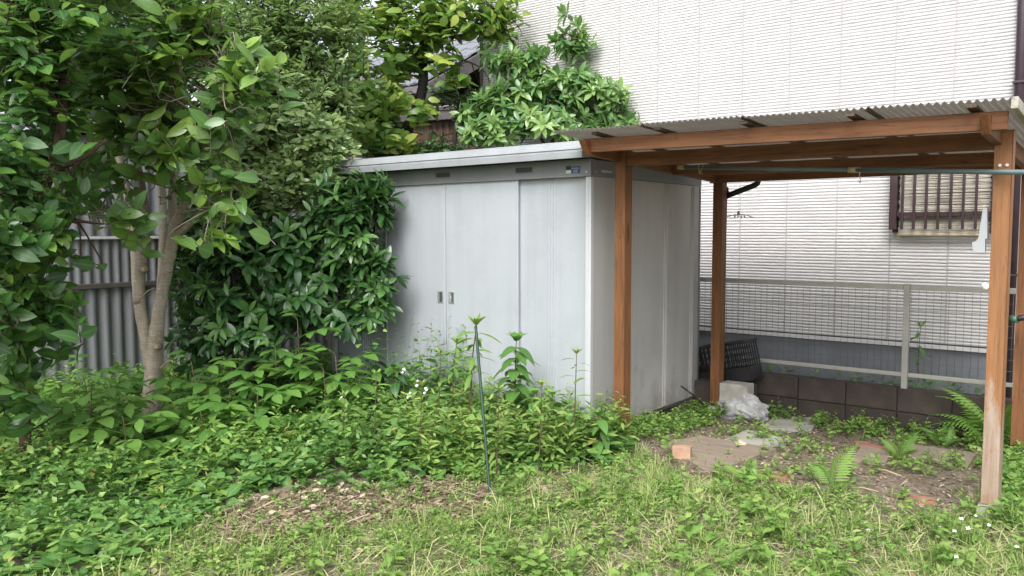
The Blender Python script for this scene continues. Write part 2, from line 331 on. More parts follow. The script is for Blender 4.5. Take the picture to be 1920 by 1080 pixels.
mb = MB(); mb.box(-2.832, -2.787, -.008, .03, .03, ZH, .004); solid('corner_trim', mb, M['shed_trim'], shed)
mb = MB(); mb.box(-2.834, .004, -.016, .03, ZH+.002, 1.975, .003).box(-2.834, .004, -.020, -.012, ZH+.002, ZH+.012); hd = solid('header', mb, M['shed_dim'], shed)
for xv in (-.58, -1.40, -2.22):
    mb = MB(); mb.box(xv-.085, xv+.085, -.020, -.017, 1.895, 1.945, .001)
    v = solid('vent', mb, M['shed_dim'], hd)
    mb = MB(); mb.box(xv-.075, xv+.075, -.024, -.0195, 1.902, 1.938); [mb.box(xv-.075, xv+.075, -.027, -.023, z, z+.004) for z in (1.907, 1.917, 1.927)]; solid('vent_slats', mb, plain('vent_dark', (.05, .045, .04), .6), hd)
# maker's plate
def text_mesh(s, size):
    c = bpy.data.curves.new('t', 'FONT'); c.body = s; c.size = size; c.extrude = .0004; c.resolution_u = 2
    o = bpy.data.objects.new('t', c); COL.objects.link(o); bpy.context.view_layer.update()
    me = bpy.data.meshes.new_from_object(o.evaluated_get(bpy.context.evaluated_depsgraph_get())); bpy.data.objects.remove(o); return me
mb = MB(); mb.box(-.158, -.085, -.0195, -.0165, 1.878, 1.925); solid('name_plate', mb, plain('plate_navy', (.03, .06, .10), .4), hd)
mb = MB(); mb.box(-.140, -.105, -.0205, -.0193, 1.882, 1.899); solid('plate_band', mb, plain('plate_blue', (.14, .2, .42), .4), hd)
mb = MB(); mb.box(-.203, -.161, -.0195, -.0165, 1.902, 1.93); solid('plate', mb, plain('plate_black', (.02, .02, .02), .5), hd)
mb = MB(); mb.box(-.203, -.161, -.0195, -.0165, 1.878, 1.900); solid('plate', mb, M['shed_trim'], hd)
tm = text_mesh('INABA', .022); lt = link('lettering', tm, M['white_plastic'], hd); lt.matrix_basis = Matrix.Translation((-.1555, -.0207, 1.903)) @ Matrix.Rotation(math.pi/2, 4, 'X')
lt.matrix_parent_inverse = Matrix.Identity(4)
# side wall: three pressed panels and header
for i in range(3):
    y0, y1 = .012+i*.583, .012+(i+1)*.583-.004
    mb = MB(); mb.box(-.02, 0, y0, y1, .02, ZH+.002, .002)
    for r in ((.50, .53, .55) if i < 2 else (.40, .43, .45)): mb.extrude([(-.001, y0+r-.006), (.005, y0+r-.003), (.005, y0+r+.003), (-.001, y0+r+.006)], 2, .03, ZH-.01)
    solid('side_panel', mb, M['shed_side'], shed)
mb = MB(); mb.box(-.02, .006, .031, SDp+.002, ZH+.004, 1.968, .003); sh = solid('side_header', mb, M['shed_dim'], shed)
mb = MB(); mb.box(.006, .010, .12, .26, 1.885, 1.902, .001).box(.009, .013, .12, .26, 1.890, 1.895); solid('latch_plate', mb, M['chrome'], sh)
mb = MB(); mb.box(-2.83, -2.81, .031, SDp, .02, 1.965); solid('side_wall', mb, M['shed'], shed)
mb = MB(); mb.box(-2.83, 0, SDp-.02, SDp, .02, 1.965); solid('back_wall', mb, M['shed'], shed)
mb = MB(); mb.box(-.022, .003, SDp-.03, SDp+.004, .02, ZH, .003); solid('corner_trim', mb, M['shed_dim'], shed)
mb = MB(); mb.extrude([(-.03, 1.980), (-.14, 1.972), (-.143, 2.016), (-.130, 2.023), (-.128, 2.030), (-.137, 2.034), (-.120, 2.081), (-.07, 2.096), (-.03, 2.092)], 0, -2.95, .012); solid('fascia', mb, M['fascia'], shed)
mb = MB(); mb.extrude([(-.05, 2.06), (-.05, 2.090), (SDp+.06, 2.012), (SDp+.06, 1.985)], 0, -2.94, .02); solid('roof', mb, M['fascia'], shed)
mb = MB(); mb.box(-2.82, -.005, .005, SDp-.01, -.005, .045); solid('base_frame', mb, M['rail'], shed)
for a, b in (((-.03, -.016, 1.882), (-.03, -.021, 1.882)), ((.006, .05, 1.884), (.011, .05, 1.884))): solid('screw', MB().tube([a, b], .006, 8), M['chrome'], shed)
for i, (x, y) in enumerate(((-.1, .06), (-.1, .9), (-.1, 1.62), (-1.4, .06), (-2.7, .06))):
    z = float(gz(x, y)); mb = MB(); mb.box(x-.1, x+.06, y-.15, y+.15, z-.05, -.006, .006)
    tag(solid('foundation_block', mb, M['conc']), ['concrete block under the front right corner of the shed', 'concrete block under the middle of the shed side', 'concrete block under the rear right corner of the shed', 'concrete block under the middle of the shed front', 'concrete block under the left end of the shed front'][i], 'block', 'blocks carrying the shed')

# ------------------------------------------------------------------ timber pergola
pg = root('pergola', (1.33, .8, -.08), 'orange brown timber pergola with corrugated plastic roof beside the shed', 'pergola')
dz = lambda x: -.015*(x-.2)
sbz = lambda y: 1.985-.043*(y+.0)+.0      # axis height of the side beams
PW = .082
posts = [(.232, .045, .02, 'wz'), (.222, 1.66, -.03, 'wz'), (2.485, .05, .02, 'wzw'), (2.435, 1.66, -.03, 'wz')]
for x, y, zb, m in posts:
    mb = MB(); mb.beam((x, y, zb), (x, y, sbz(y)+.03+dz(x)), PW, PW, .005, (0, 1, 0)); p = solid('post', mb, M[m], pg)
    if m == 'wzw': p['label'] = 'weathered post with grey peeling stain near its foot'
    if y < .5 and x > 1:
        for bx in (-.014, .018): mb = MB(); mb.tube([(x+bx, y-PW/2+.002, 1.80), (x+bx, y-PW/2-.008, 1.80)], .008, 8); solid('bolt', mb, M['chrome'], p)
    z = float(gz(x, y)); mb = MB(); mb.extrude([(-.075, z-.06), (.075, z-.06), (.052, zb-.003), (-.052, zb-.003)], 1, y-.06, y+.06)
    for vv in mb.bm.verts: vv.co.x += x
    solid('post_footing', mb, M['conc'], pg)
for x, m in ((.205, 'wy'), (2.455, 'wy')):
    mb = MB(); mb.beam((x, -.45, sbz(-.45)+dz(x)), (x, 1.80, sbz(1.80)+dz(x)), .040, .09, .004, cut0=.075); solid('side_beam', mb, M[m], pg)
mb = MB(); mb.beam((.165, -.345, 2.022), (2.54, -.33, 2.022+dz(2.5)), .040, .088); solid('front_beam', mb, M['wx'], pg)
mb = MB(); mb.beam((.273, .03, 1.952), (2.444, .03, 1.952+dz(2.4)*.7), .038, .092); solid('cross_beam', mb, M['wx'], pg)
mb = MB(); mb.beam((.226, .80, 1.925), (2.434, .80, 1.925+dz(2.4)*.8), .038, .07); solid('cross_beam', mb, M['wx'], pg)
mb = MB(); mb.beam((.226, 1.30, 1.945), (2.434, 1.30, 1.945+dz(2.4)*.8), .038, .06); solid('cross_beam', mb, M['wx'], pg)
mb = MB(); mb.beam((.16, 1.60, 1.912), (2.56, 1.60, 1.912), .04, .088); solid('rear_beam', mb, M['wx'], pg)
rz = lambda x, y: 2.104-.043*(y+.5)+dz(x)           # under side of the plastic sheets
for x in (.30, .74, 1.28, 1.85, 2.40):
    mb = MB(); mb.beam((x, -.44, rz(x, -.44)-.014), (x, 1.86, rz(x, 1.86)-.014), .045, .016, .002); solid('rafter', mb, M['wd'], pg)
for i in range(4):                                   # corrugated sheets, lapped
    x0, x1 = .02+.635*i-.02*(i > 0), .02+.635*(i+1)+.02; pit = .0345
    xs = np.arange(x0, x1+.001, pit/8); V = []
    for j, ty in enumerate(np.linspace(0, 1, 9)):
        for x in xs:
            yf = -.50+.07*(x-.02)/2.55; y = yf+(1.92-yf)*ty
            V.append((x, y, rz(x, y)+.008+.0075*math.sin(x/pit*2*math.pi)+.0035*(i % 2)+.003*math.sin(3*y+x*2)))
    n = len(xs); ii = np.arange(8*n).reshape(8, n)[:, :-1]; q = np.stack([ii, ii+1, ii+n+1, ii+n], -1).reshape(-1, 4)
    me = mesh_np('roof_sheet', V, q); o = link('roof_sheet', me, M['poly'], pg); md = o.modifiers.new('t', 'SOLIDIFY'); md.thickness = .0012
mb = MB(); mb.beam((2.575, -.43, rz(2.575, -.43)-.010), (2.575, 1.9, rz(2.575, 1.9)-.010), .03, .055, .004); solid('verge_strip', mb, M['wyw'], pg)
mb = MB(); mb.beam((.1, 1.93, 1.955), (2.6, 1.93, 1.94), .08, .05, .01); gt = solid('gutter', mb, M['dark_pipe'], pg)
mb = MB(); mb.tube(curve([(.52, 1.74, 1.93), (.52, 1.735, 1.875), (.49, 1.735, 1.845), (.33, 1.735, 1.79), (.255, 1.74, 1.76), (.225, 1.745, 1.70), (.225, 1.745, .05)], 6), .024, 10); solid('downpipe', mb, M['dark_pipe'], pg, True)

# ------------------------------------------------------------------ white house with ribbed siding
HY, ZS, HX0, HX1 = 2.78, .50, -3.33, 2.20
house = root('house', (-.5, 6, 0), 'white house wall of finely ribbed siding rising behind the shed', 'house')
L = .455; PIT16 = L/16
def siding_mesh(seed, wd):
    r = np.random.default_rng(seed); nseg = max(3, int(14*wd/L)); xs = np.linspace(.0065, wd-.0065, nseg)
    prof = [(0, -.0066), (.10, -.0068), (.22, -.0120), (.55, -.0140), (.88, -.0125), (.97, -.007)]
    V = []
    for k in range(16):
        wob = np.cumsum(r.normal(0, .0008, nseg)); wob -= wob.mean(); wob *= .85
        for (u, d) in prof:
            for i, x in enumerate(xs): V.append((x, d+r.normal(0, .0006), k*PIT16+u*PIT16+wob[i]*(1 if .1 < u < .95 else .6)))
    n = nseg; rows = len(V)//n; ii = np.arange(rows*n).reshape(rows, n)[:-1, :-1]; q = np.stack([ii, ii+1, ii+n+1, ii+n], -1).reshape(-1, 4)
    me = mesh_np('siding_panel', V, q, smooth=False); me.materials.append(M['siding']); return me
var = [siding_mesh(s, L) for s in range(7)]; J0 = .0
mb = MB(); mb.box(HX0, HX1, HY-.0062, HY+8, ZS-.03, 6.6); wl = solid('wall', mb, M['joint'], house)
_c = CAM; j0 = 0.0
# vertical joints seen in the photograph: 1312 px at height of pixel row 100
dd = FW+RT*(1312-960)/FPX+UP*(540-100)/FPX; tt = (HY-CAM[1])/dd[1]; j0 = float((CAM+tt*dd)[0])
cols = [j0+L*k for k in range(-9, 8)]
cols = [c for c in cols if c+L > HX0 and c < HX1]
vcache = {}
for c in cols:
    a, b = max(c, HX0), min(c+L, HX1)
    for r in range(13):
        z = ZS+.004+r*L
        if b-a > L-.01: me = var[random.randrange(7)]
        else:
            me = vcache.setdefault((round(a, 3), r % 2), siding_mesh(50+r % 2, b-a))
        o = link('siding_panel', me, None, wl); o.location = (a, HY, z)
mb = MB(); mb.box(HX0-.01, HX1+.01, HY-.018, HY+.02, ZS-.040, ZS-.004, .003); solid('starter_strip', mb, M['siding'], house)
mb = MB(); mb.box(HX0-.01, HX1+.01, HY-.014, HY+.02, ZS-.0035, ZS+.004); solid('drip_flashing', mb, M['black'], house)
mb = MB(); mb.box(HX0+.03, HX1-.02, HY+.022, HY+7.9, -.6, ZS-.042); solid('foundation', mb, M['found'], house)
mb = MB(); mb.box(HX0-.035, HX0+.001, HY-.03, HY+.03, ZS-.04, 6.6, .004); solid('corner_trim', mb, M['verge'], house)
mb = MB(); mb.tube([(2.235, HY-.05, -.1), (2.235, HY-.05, 6.5)], .036, 14); dp = solid('downpipe', mb, M['pipe'], house, True)
for z in (1.1, 2.62, 4.2): mb = MB(); mb.box(2.19, 2.28, HY-.092, HY-.008, z, z+.02, .004); solid('pipe_bracket', mb, M['pipe'], dp)
# window with grille and reed blind
wn = solid('window', MB().box(1.33, 2.13, HY-.03, HY+.004, 1.45, 2.45, .003), M['brown'], house)
mb = MB(); mb.box(1.36, 2.10, HY-.034, HY-.029, 1.48, 2.42); solid('pane', mb, plain('window_glass', (.03, .035, .04), .12), wn)
mb = MB(); mb.box(1.33, 1.385, HY-.16, HY-.031, 1.475, 2.45, .004); solid('grille_frame', mb, M['brown'], wn)
mb = MB(); mb.box(2.085, 2.14, HY-.16, HY-.031, 1.475, 2.45, .004); solid('grille_frame', mb, M['brown'], wn)
for k in range(7): mb = MB(); x = 1.432+k*.0915; mb.box(x-.010, x+.010, HY-.162, HY-.138, 1.475, 2.45, .002); solid('grille_slat', mb, M['brown'], wn)
mb = MB(); mb.box(1.386, 2.084, HY-.137, HY-.117, 1.585, 1.622, .002).box(1.386, 2.084, HY-.137, HY-.117, 2.26, 2.30, .002); solid('grille_bar', mb, M['brown'], wn)
mb = MB()
z = 1.43
while z < 2.35:
    r = random.uniform(.0028, .0045); y = HY-.085+random.uniform(-.004, .004); t = random.uniform(-.004, .004); a = 1.392+random.uniform(-.004, .008)
    mb.tube([(a, y, z), (1.75, y+random.uniform(-.006, .006), z+random.uniform(-.003, .003)), (2.078+random.uniform(-.01, .003), y, z+t)], r, 5); z += r*1.75+random.uniform(.0005, .0025)
bl = solid('reed_blind', mb, M['reed'], wn); bl['kind'] = 'stuff'
mb = MB(); mb.box(1.385, 2.08, HY-.098, HY-.07, 1.424, 1.434, .002); [mb.box(x, x+.003, HY-.095, HY-.091, 1.43, 2.35) for x in (1.5, 1.66, 1.84, 2.0)]; solid('blind_string', mb, M['cord'], wn)

# ------------------------------------------------------------------ mesh fence on a block wall
FY = 2.07
bw = root('block_wall', (.8, FY+.02, -.12), 'low wall of dark stained concrete blocks under the mesh fence', 'wall')
blockm = MB().box(.004, .386, -.06, .06, .004, .186, .006).mesh('block'); blockm.materials.append(M['blk'])
for r in range(2):
    for k in range(-3, 8):
        o = link('block', blockm, None, bw); o.location = (.40+.39*k, FY+.02+random.uniform(-.003, .003), -.155+.19*r); o.matrix_parent_inverse = Matrix.Translation(-bw.location)
mb = MB(); mb.box(-.77, 3.51, FY-.025, FY+.065, -.16, .222); solid('mortar', mb, plain('mortar', (.035, .026, .022), .9), bw)
fn = root('mesh_fence', (1.6, FY, .23), 'beige aluminium frame fence with fine wire mesh in front of the house', 'fence')
for x in (-.40, 1.612, 3.6):
    mb = MB(); mb.box(x-.022, x+.022, FY-.022, FY+.02, .20, 1.05, .003); solid('fence_post', mb, M['alu'], fn)
for a, b in ((-.376, 1.588), (1.636, 3.576)):
    mb = MB(); mb.box(a, b, FY-.016, FY+.014, 1.002, 1.045, .003); solid('top_rail', mb, M['alu'], fn)
    mb = MB(); mb.box(a, b, FY-.016, FY+.014, .315, .345, .003); solid('bottom_rail', mb, M['alu'], fn)
V, T = tube([(0, 0, .346), (0, 0, 1.001)], .0016, 5); wv = mesh_np('vertical_wire', V, T); wv.materials.append(M['wire'])
x = -.35
while x < 2.7:
    if abs(x-1.612) > .03: o = link('vertical_wire', wv, None, fn); o.location = (x, FY-.002, 0); o.matrix_parent_inverse = Matrix.Translation(-fn.location)
    x += .0525
for z in np.arange(.43, 1.0, .083):
    for a, b in ((-.376, 1.588), (1.636, 2.7)): mb = MB(); mb.tube([(a, FY-.006, z), (b, FY-.006, z)], .0016, 5); solid('horizontal_wire', mb, M['wire'], fn)

# ------------------------------------------------------------------ sheet metal fence on the left, further buildings
FX = -4.6
def ribbed(y0, y1, z0, z1, pit, depth, x):
    prof = [(0, 0), (.45, 0), (.55, depth), (.90, depth), (1, 0)]; V = []; ys = []
    k = 0
    while y0+k*pit < y1-1e-6:
        for u, d in prof[:-1]: ys.append((y0+(k+u)*pit, d))
        k += 1
    ys.append((y1, 0)); n = len(ys); V = [(x+d, y, z) for z in (z0, z1) for y, d in ys]; ii = np.arange(n-1); return V, np.stack([ii, ii+1, ii+n+1, ii+n], 1)
sf = root('sheet_metal_fence', (FX, -1.5, -.05), 'grey ribbed sheet metal fence in shade behind the pale trunk', 'fence')
for k in range(11):
    y0 = -5.4+k*.72; o = link('lower_sheet', mesh_np('lower_sheet', *ribbed(y0, y0+.72, -.2, .95, .12, .015, FX), smooth=False), M['fsheet'], sf)
    o = link('upper_sheet', mesh_np('upper_sheet', *ribbed(y0, y0+.72, .985, 1.40, .09, .012, FX-.01), smooth=False), M['fsheet'], sf)
mb = MB(); mb.box(FX+.005, FX+.045, -5.4, 2.5, .945, .990, .003); solid('rail', mb, M['rail'], sf)
mb = MB(); mb.box(FX-.02, FX+.03, -5.4, 2.5, 1.40, 1.425, .003); solid('cap_rail', mb, M['cap'], sf)
nb = root('ribbed_outbuilding', (-6.4, -1.5, -.05), 'grey ribbed metal outbuilding behind the left fence', 'building')
for k in range(10): link('wall_sheet', mesh_np('wall_sheet', *ribbed(-6+k*.9, -6+(k+1)*.9, -.2, 2.45, .15, .02, -5.5), smooth=False), M['fsheet'], nb)
mb = MB(); mb.box(-8, -5.53, -6, 3, -.2, 2.44); solid('wall', mb, M['grwall'], nb)
mb = MB(); mb.extrude([(-8.2, 2.9), (-5.35, 2.46), (-5.35, 2.50), (-8.2, 2.95)], 1, -6.2, 3.2); solid('roof', mb, M['tile'], nb)
# tiled house far behind
th = root('tiled_house', W(760, 330, 15), 'grey house with pale tiled roof glimpsed between the branches', 'house')
bx, by, EZ = -5.82, 4.31, 3.70
mb = MB(); mb.box(bx-7, bx-.4, by+.4, by+6, -.2, EZ); solid('wall', mb, M['grwall'], th)
def eave(z): return z
roofT = MB().extrude([(-.13, 0), (-.10, .028), (-.04, .04), (.03, .028), (.08, .006), (.13, .03), (.14, .012), (.09, -.012), (0, .008)], 1, 0, .30).mesh('roof_tile'); roofT.materials.append(M['tile'])
slope = math.radians(28)
for i in range(26):
    for j in range(11):
        o = link('roof_tile', roofT, None, th)
        o.matrix_parent_inverse = Matrix.Translation(-th.location)
        o.matrix_basis = Matrix.Translation((bx-.17-i*.265, by+.02, EZ+.055)) @ Matrix.Rotation(slope, 4, 'X') @ Matrix.Translation((0, j*.245, .012*(j % 2)))
mb = MB(); mb.extrude([(by, EZ+.02), (by+2.4, EZ+.02+2.4*math.tan(slope)), (by+4.8, EZ+.02), (by+4.8, EZ-.10), (by+2.4, EZ-.10+2.4*math.tan(slope)), (by, EZ-.08)], 0, bx-7.2, bx+.02); solid('roof_slab', mb, M['verge'], th)
mb = MB(); mb.extrude([(by-.02, EZ+.03), (by+2.4, EZ+.03+2.41*math.tan(slope)), (by+4.8, EZ+.03), (by+4.8, EZ-.2), (by+2.4, EZ-.2+2.41*math.tan(slope)), (by-.02, EZ-.2)], 0, bx+.022, bx+.06); solid('verge_board', mb, M['verge'], th)
an = root('brown_annex', W(800, 330, 11.5), 'brown ribbed metal annex with dark eave behind the shed', 'building')
a0 = W(690, 240, 11.8); a1 = W(905, 240, 11.2)
dvec = Vector((*(a1-a0)[:2], 0)); ln = dvec.length; ang = math.atan2(dvec.y, dvec.x)
MT = Matrix.Translation((a0[0], a0[1], 0)) @ Matrix.Rotation(ang, 4, 'Z')
xs = []; x = 0
while x < ln:
    xs += [(x, 0), (x+.05, 0), (x+.06, -.02), (x+.09, -.02)]; x += .10
V = [MT @ Vector((u, v, z)) for z in (-.2, 3.02) for u, v in xs]; n = len(xs); ii = np.arange(n-1)
link('wall', mesh_np('wall', [tuple(v) for v in V], np.stack([ii, ii+1, ii+n+1, ii+n], 1), smooth=False), M['bsheet'], an)
mb = MB(); mb.box(-.2, ln+.1, -.12, .05, 3.02, 3.14, .005); me = mb.mesh('eave'); me.transform(MT); link('eave', me, M['verge'], an)
mb = MB(); mb.extrude([(-.14, 3.15), (1.6, 3.45), (1.6, 3.5), (-.16, 3.19)], 0, -.25, ln+.15); me = mb.mesh('roof'); me.transform(MT); link('roof', me, M['grwall'], an)

# ------------------------------------------------------------------ trees and shrubs
def limb_soup(limbs, sides=9, wob=.0):
    sp = Soup(); nodes = []
    for lm in limbs:
        P = np.array([np.append(W(a, b, c), r) for a, b, c, r in lm]); Cc = curve(P, 7)
        if wob: Cc[:, :3] += rng.normal(0, 1, (len(Cc), 3))*Cc[:, 3:]*wob
        sp.tube(Cc[:, :3], np.maximum(Cc[:, 3], .003), sides); nodes.append(Cc)
    return sp, np.concatenate(nodes)
def tips_in(blobs):
    P, C0 = [], []
    for (a, b, d, rx, ry, rd, n) in blobs:
        u = nz(rng.normal(0, 1, (n, 3)))*(rng.random(n)**.42)[:, None]; c = W(a, b, d)
        P.append(c+RT*(u[:, :1]*rx*d/FPX)+UP*(u[:, 1:2]*ry*d/FPX)+nz(FW*[1, 1, 0])*(u[:, 2:]*rd)); C0.append(np.repeat(c[None], n, 0))
    return np.concatenate(P), np.concatenate(C0)
def keep_clear(P):                       # leaves stay out of the shed, the house and the ground
    x, y, z = P[:, 0], P[:, 1], P[:, 2]
    shedin = (x > -2.98) & (x < .1) & (y > -.05) & (y < 1.85) & (z < 2.06)
    shedin |= (x > -3.0) & (x < .1) & (y > -.19) & (y < 1.95) & (z > 1.9) & (z < 2.14)
    return ~(shedin | (y > 2.72) & (x > -3.4) | (z < .02) | (x < FX+.03) & (z < 1.5))
def grow(name, label, cat, limbs, blobs, mat, bark, tpls, n_leaf, size, style, n_obj, base, group=None, twigfrac=.35, spread=.22, droop=.25, tone_mu=.45, tone_sd=.2, bright=.06, yellow=None, stubs=(), connect=.9, old=0.):
    rt_ = root(name, base, label, cat, group)
    sp, nodes = limb_soup(limbs, wob=.05); tips, cen = tips_in(blobs)
    ok = keep_clear(tips); tips, cen = tips[ok], cen[ok]
    mid_c = tips.mean(0); tr = link('trunk', sp.mesh('trunk'), bark, rt_)
    for (a, b, d, r, ax) in stubs:       # pruned branch stumps
        c = W(a, b, d); ax = nz(np.array(ax)); mb = MB(); mb.tube([c-ax*.03, c+ax*r*1.1], [r*1.25, r]); st = solid('branch_stub', mb, bark, tr, True)
        mb = MB(); mb.tube([c+ax*(r*1.1-.001), c+ax*(r*1.1+.002)], [r*.62, r*.55]); solid('pruned_cut', mb, M['cutwood'], tr)
    tw = Soup(); LP, LD, LU, LS, LT = [], [], [], [], []
    for i, (p, c) in enumerate(zip(tips, cen)):
        dist = np.linalg.norm(nodes[:, :3]-p, axis=1); k = int(np.argmin(dist+rng.random(len(dist))*.15)); b = nodes[k, :3]
        out = nz(p-b*.5-c*.5+np.array([0, 0, .12])+rng.normal(0, .15, 3)); tl = spread*(.8+.5*rng.random())
        s0 = p-out*tl; outw = nz(p-mid_c+np.array([0, 0, .2])); outw = nz(outw-.35*FW)
        if rng.random() < twigfrac and dist[k] < connect:
            mid = (b+s0)/2+rng.normal(0, .04, 3)+np.array([0, 0, .03]); tw.tube(curve([b, mid, s0, p], 3), np.linspace(.0075, .0022, 9), 4, .3, False)
        elif True: tw.tube([s0, (s0+p)/2+rng.normal(0, .008, 3), p], [.0035, .003, .0018], 4, .3, False)
        nl = max(3, int(rng.normal(n_leaf, n_leaf*.18))); tb = rng.normal(tone_mu, tone_sd*.6)+(.35 if rng.random() < bright else 0)
        side = nz(np.cross(out, [0, 0, 1])+1e-4); up2 = np.cross(side, out); ph = rng.random()*6.28
        for j in range(nl):
            if style == 'alt':
                t = (j+.5)/nl; pp = s0+(p-s0)*t if j < nl-1 else p; sg = 1 if j % 2 else -1
                d = out*(.55+.35*rng.random())+side*sg*(.75+.3*rng.random())+np.array([0, 0, -droop*rng.random()*1.6+.1])+rng.normal(0, .18, 3)
                if j == nl-1: d = out+rng.normal(0, .2, 3)
                u = np.array([0, 0, .75])+outw*.75+rng.normal(0, .65 if name == 'evergreen_tree' else .36, 3); s = size*(.45+.7*rng.random())*(.75 if t > .8 else 1)
            else:
                a = ph+j*2.4; t = 1-.28*(j/nl); pp = s0+(p-s0)*t; e = .25+.75*(j/nl)
                d = (side*math.cos(a)+up2*math.sin(a))*(.55+.6*e)+out*(.95-.75*e)+np.array([0, 0, -droop*e])+rng.normal(0, .1, 3)
                u = out*.6+outw*.5+np.array([0, 0, .6])+rng.normal(0, .2, 3); s = size*(.55+.5*e+.15*rng.random())
            LP.append(pp); LD.append(d); LU.append(u); LS.append(s); LT.append(tb+rng.normal(0, tone_sd*.5)+(.22 if (style != 'alt' and j < 2) else 0))
    LP, LD, LU, LS, LT = map(np.array, (LP, LD, LU, LS, LT)); LT = np.clip(LT, 0, .94)
    if old: m_ = rng.random(len(LT)) < old; LT[m_] = 1
    R = frames(LD, LU); tipend = LP+nz(LD)*LS[:, None]; ok = keep_clear(tipend) & keep_clear(LP)
    LP, R, LS, LT = LP[ok], R[ok], LS[ok], LT[ok]
    # the leaves that show largest become parts of their own, the rest one mass
    x, y, d = px_of(LP+R[:, :, 1]*LS[:, None]*.5); vis = (x > -10) & (x < 1930) & (y > -10) & (y < 1090)
    cell = (np.round(x/14)*10000+np.round(y/14)).astype(int); order = np.argsort(d); seen = set(); front = []
    for q in order:
        if vis[q] and cell[q] not in seen: seen.add(cell[q]); front.append(q)
    front = np.array(front, int); face = np.abs(np.einsum('ni,ni->n', R[front][:, :, 2], nz(CAM-LP[front])))
    pick = front[np.argsort(-(LS[front]/d[front])*(.25+face))][:n_obj]; rest = np.ones(len(LP), bool); rest[pick] = False
    crown = Soup(); ti = rng.integers(0, len(tpls), len(LP)); ws = .85+.3*rng.random(len(LP))
    sc3 = np.stack([LS*ws, LS, LS], 1)
    for k, tp in enumerate(tpls): m_ = rest & (ti == k); crown.leaves(tp, LP[m_], R[m_], sc3[m_], LT[m_])
    co = link('crown', crown.mesh('crown'), mat, rt_); co['kind'] = 'stuff'
    link('twigs', tw.mesh('twigs'), bark if bark is not M['bark'] else M['greytwig'], rt_)['kind'] = 'stuff'
    if len(pick):
        qs = [0, .3, .45, .6, .8, .93]+([1.] if old else []); lib = {}
        fine = [leaf_tpl(*a) for a in FINE[name]] if name in FINE else tpls
        for q in pick:
            t = int(np.argmin(np.abs(np.array(qs)-LT[q]))); k = int(ti[q]) % len(fine)
            if (t, k) not in lib: V, T = fine[k]; lib[(t, k)] = mesh_np('leaf', V, T, np.full(len(V), qs[t]), True, ribof(V)); lib[(t, k)].materials.append(mat)
            o = bpy.data.objects.new('leaf', lib[(t, k)]); COL.objects.link(o); o.parent = co
            Mx = Matrix(R[q].tolist()).to_4x4(); o.matrix_basis = Matrix.Translation(LP[q].tolist()) @ Mx @ Matrix.Diagonal((*sc3[q], 1))
    return rt_
FINE = {}
broad = [leaf_tpl(.27, .16, .16, 4, .85), leaf_tpl(.24, .30, .34, 4, .9), leaf_tpl(.29, .10, .06, 4, .8), leaf_tpl(.22, .45, .20, 4, .95, .012), leaf_tpl(.26, .05, .42, 4, .85, .015)]
narrow = [leaf_tpl(.17, .25, .20, 4, 1.05), leaf_tpl(.16, .3, .35, 4, 1.1), leaf_tpl(.18, .2, .10, 4, 1.0)]
small = [leaf_tpl(.22, .25, .18, 2, .95), leaf_tpl(.20, .3, .3, 2, 1.0)]
for nm in ('broadleaf_tree', 'shaded_tree', 'yellow_leaved_tree'): FINE[nm] = [(.27, .16, .16, 6, .85), (.24, .30, .34, 6, .9), (.29, .10, .06, 6, .8), (.22, .45, .20, 6, .95, .012), (.26, .05, .42, 6, .85, .015)]
for nm in ('glossy_shrub', 'whorled_shrub'): FINE[nm] = [(.17, .25, .20, 6, 1.05), (.16, .3, .35, 6, 1.1), (.18, .2, .10, 6, 1.0)]

grow('backdrop_tree', 'tall dark evergreen tree beyond the sheet metal fence', 'tree',
     [[(250, 700, 9.8, .12), (250, 300, 9.8, .09), (250, 0, 9.8, .05)], [(120, 700, 9.2, .09), (110, 250, 9.2, .07), (100, -50, 9.2, .04)]],
     [(60, 60, 9.0, 170, 170, .7, 420), (260, 60, 9.3, 170, 170, .7, 420), (430, 40, 9.6, 150, 170, .7, 330), (150, 260, 9.0, 130, 70, .5, 150), (330, 270, 9.4, 130, 90, .5, 220), (240, -180, 9.4, 330, 140, .8, 260), (560, -60, 9.9, 110, 140, .6, 150), (430, 380, 8.3, 100, 60, .35, 170)],
     M['lf_dark'], M['bark3'], small, 8, .15, 'alt', 0, W(250, 700, 9.8), twigfrac=.05, spread=.25, tone_mu=.45, tone_sd=.25)
# small leaved evergreen left of the shed
grow('evergreen_tree', 'dense small leaved evergreen tree rising left of the shed roof', 'tree',
     [[(470, 760, 7.4, .07), (480, 600, 7.5, .06), (500, 420, 7.6, .05), (520, 250, 7.7, .04), (540, 60, 7.7, .025)], [(500, 480, 7.6, .04), (560, 330, 7.7, .03), (610, 200, 7.7, .02)], [(490, 420, 7.6, .035), (430, 250, 7.5, .025), (420, 80, 7.5, .015)]],
     [(540, 60, 7.7, 130, 110, .55, 420), (600, 190, 7.7, 85, 110, .45, 360), (470, 170, 7.6, 110, 130, .5, 330), (590, 310, 7.5, 95, 75, .42, 360), (520, -110, 7.8, 170, 90, .6, 150), (635, 300, 7.02, 48, 55, .2, 130), (590, 250, 7.05, 60, 60, .22, 120), (640, 370, 6.95, 50, 40, .16, 80), (370, 350, 7.2, 60, 60, .3, 90), (470, 250, 7.15, 70, 80, .25, 150), (530, 340, 7.0, 70, 60, .22, 140), (540, 180, 7.3, 70, 80, .25, 150), (470, 330, 7.5, 110, 90, .5, 150), (400, 60, 7.6, 100, 100, .5, 130), (655, 60, 7.8, 45, 90, .35, 80)],
     M['lf_ever'], M['bark3'], small+[leaf_tpl(.19, .2, .12, 2, 1.05)], 10, .105, 'alt', 0, W(470, 770, 7.4), twigfrac=.08, spread=.2, tone_mu=.55, tone_sd=.32, bright=.24)
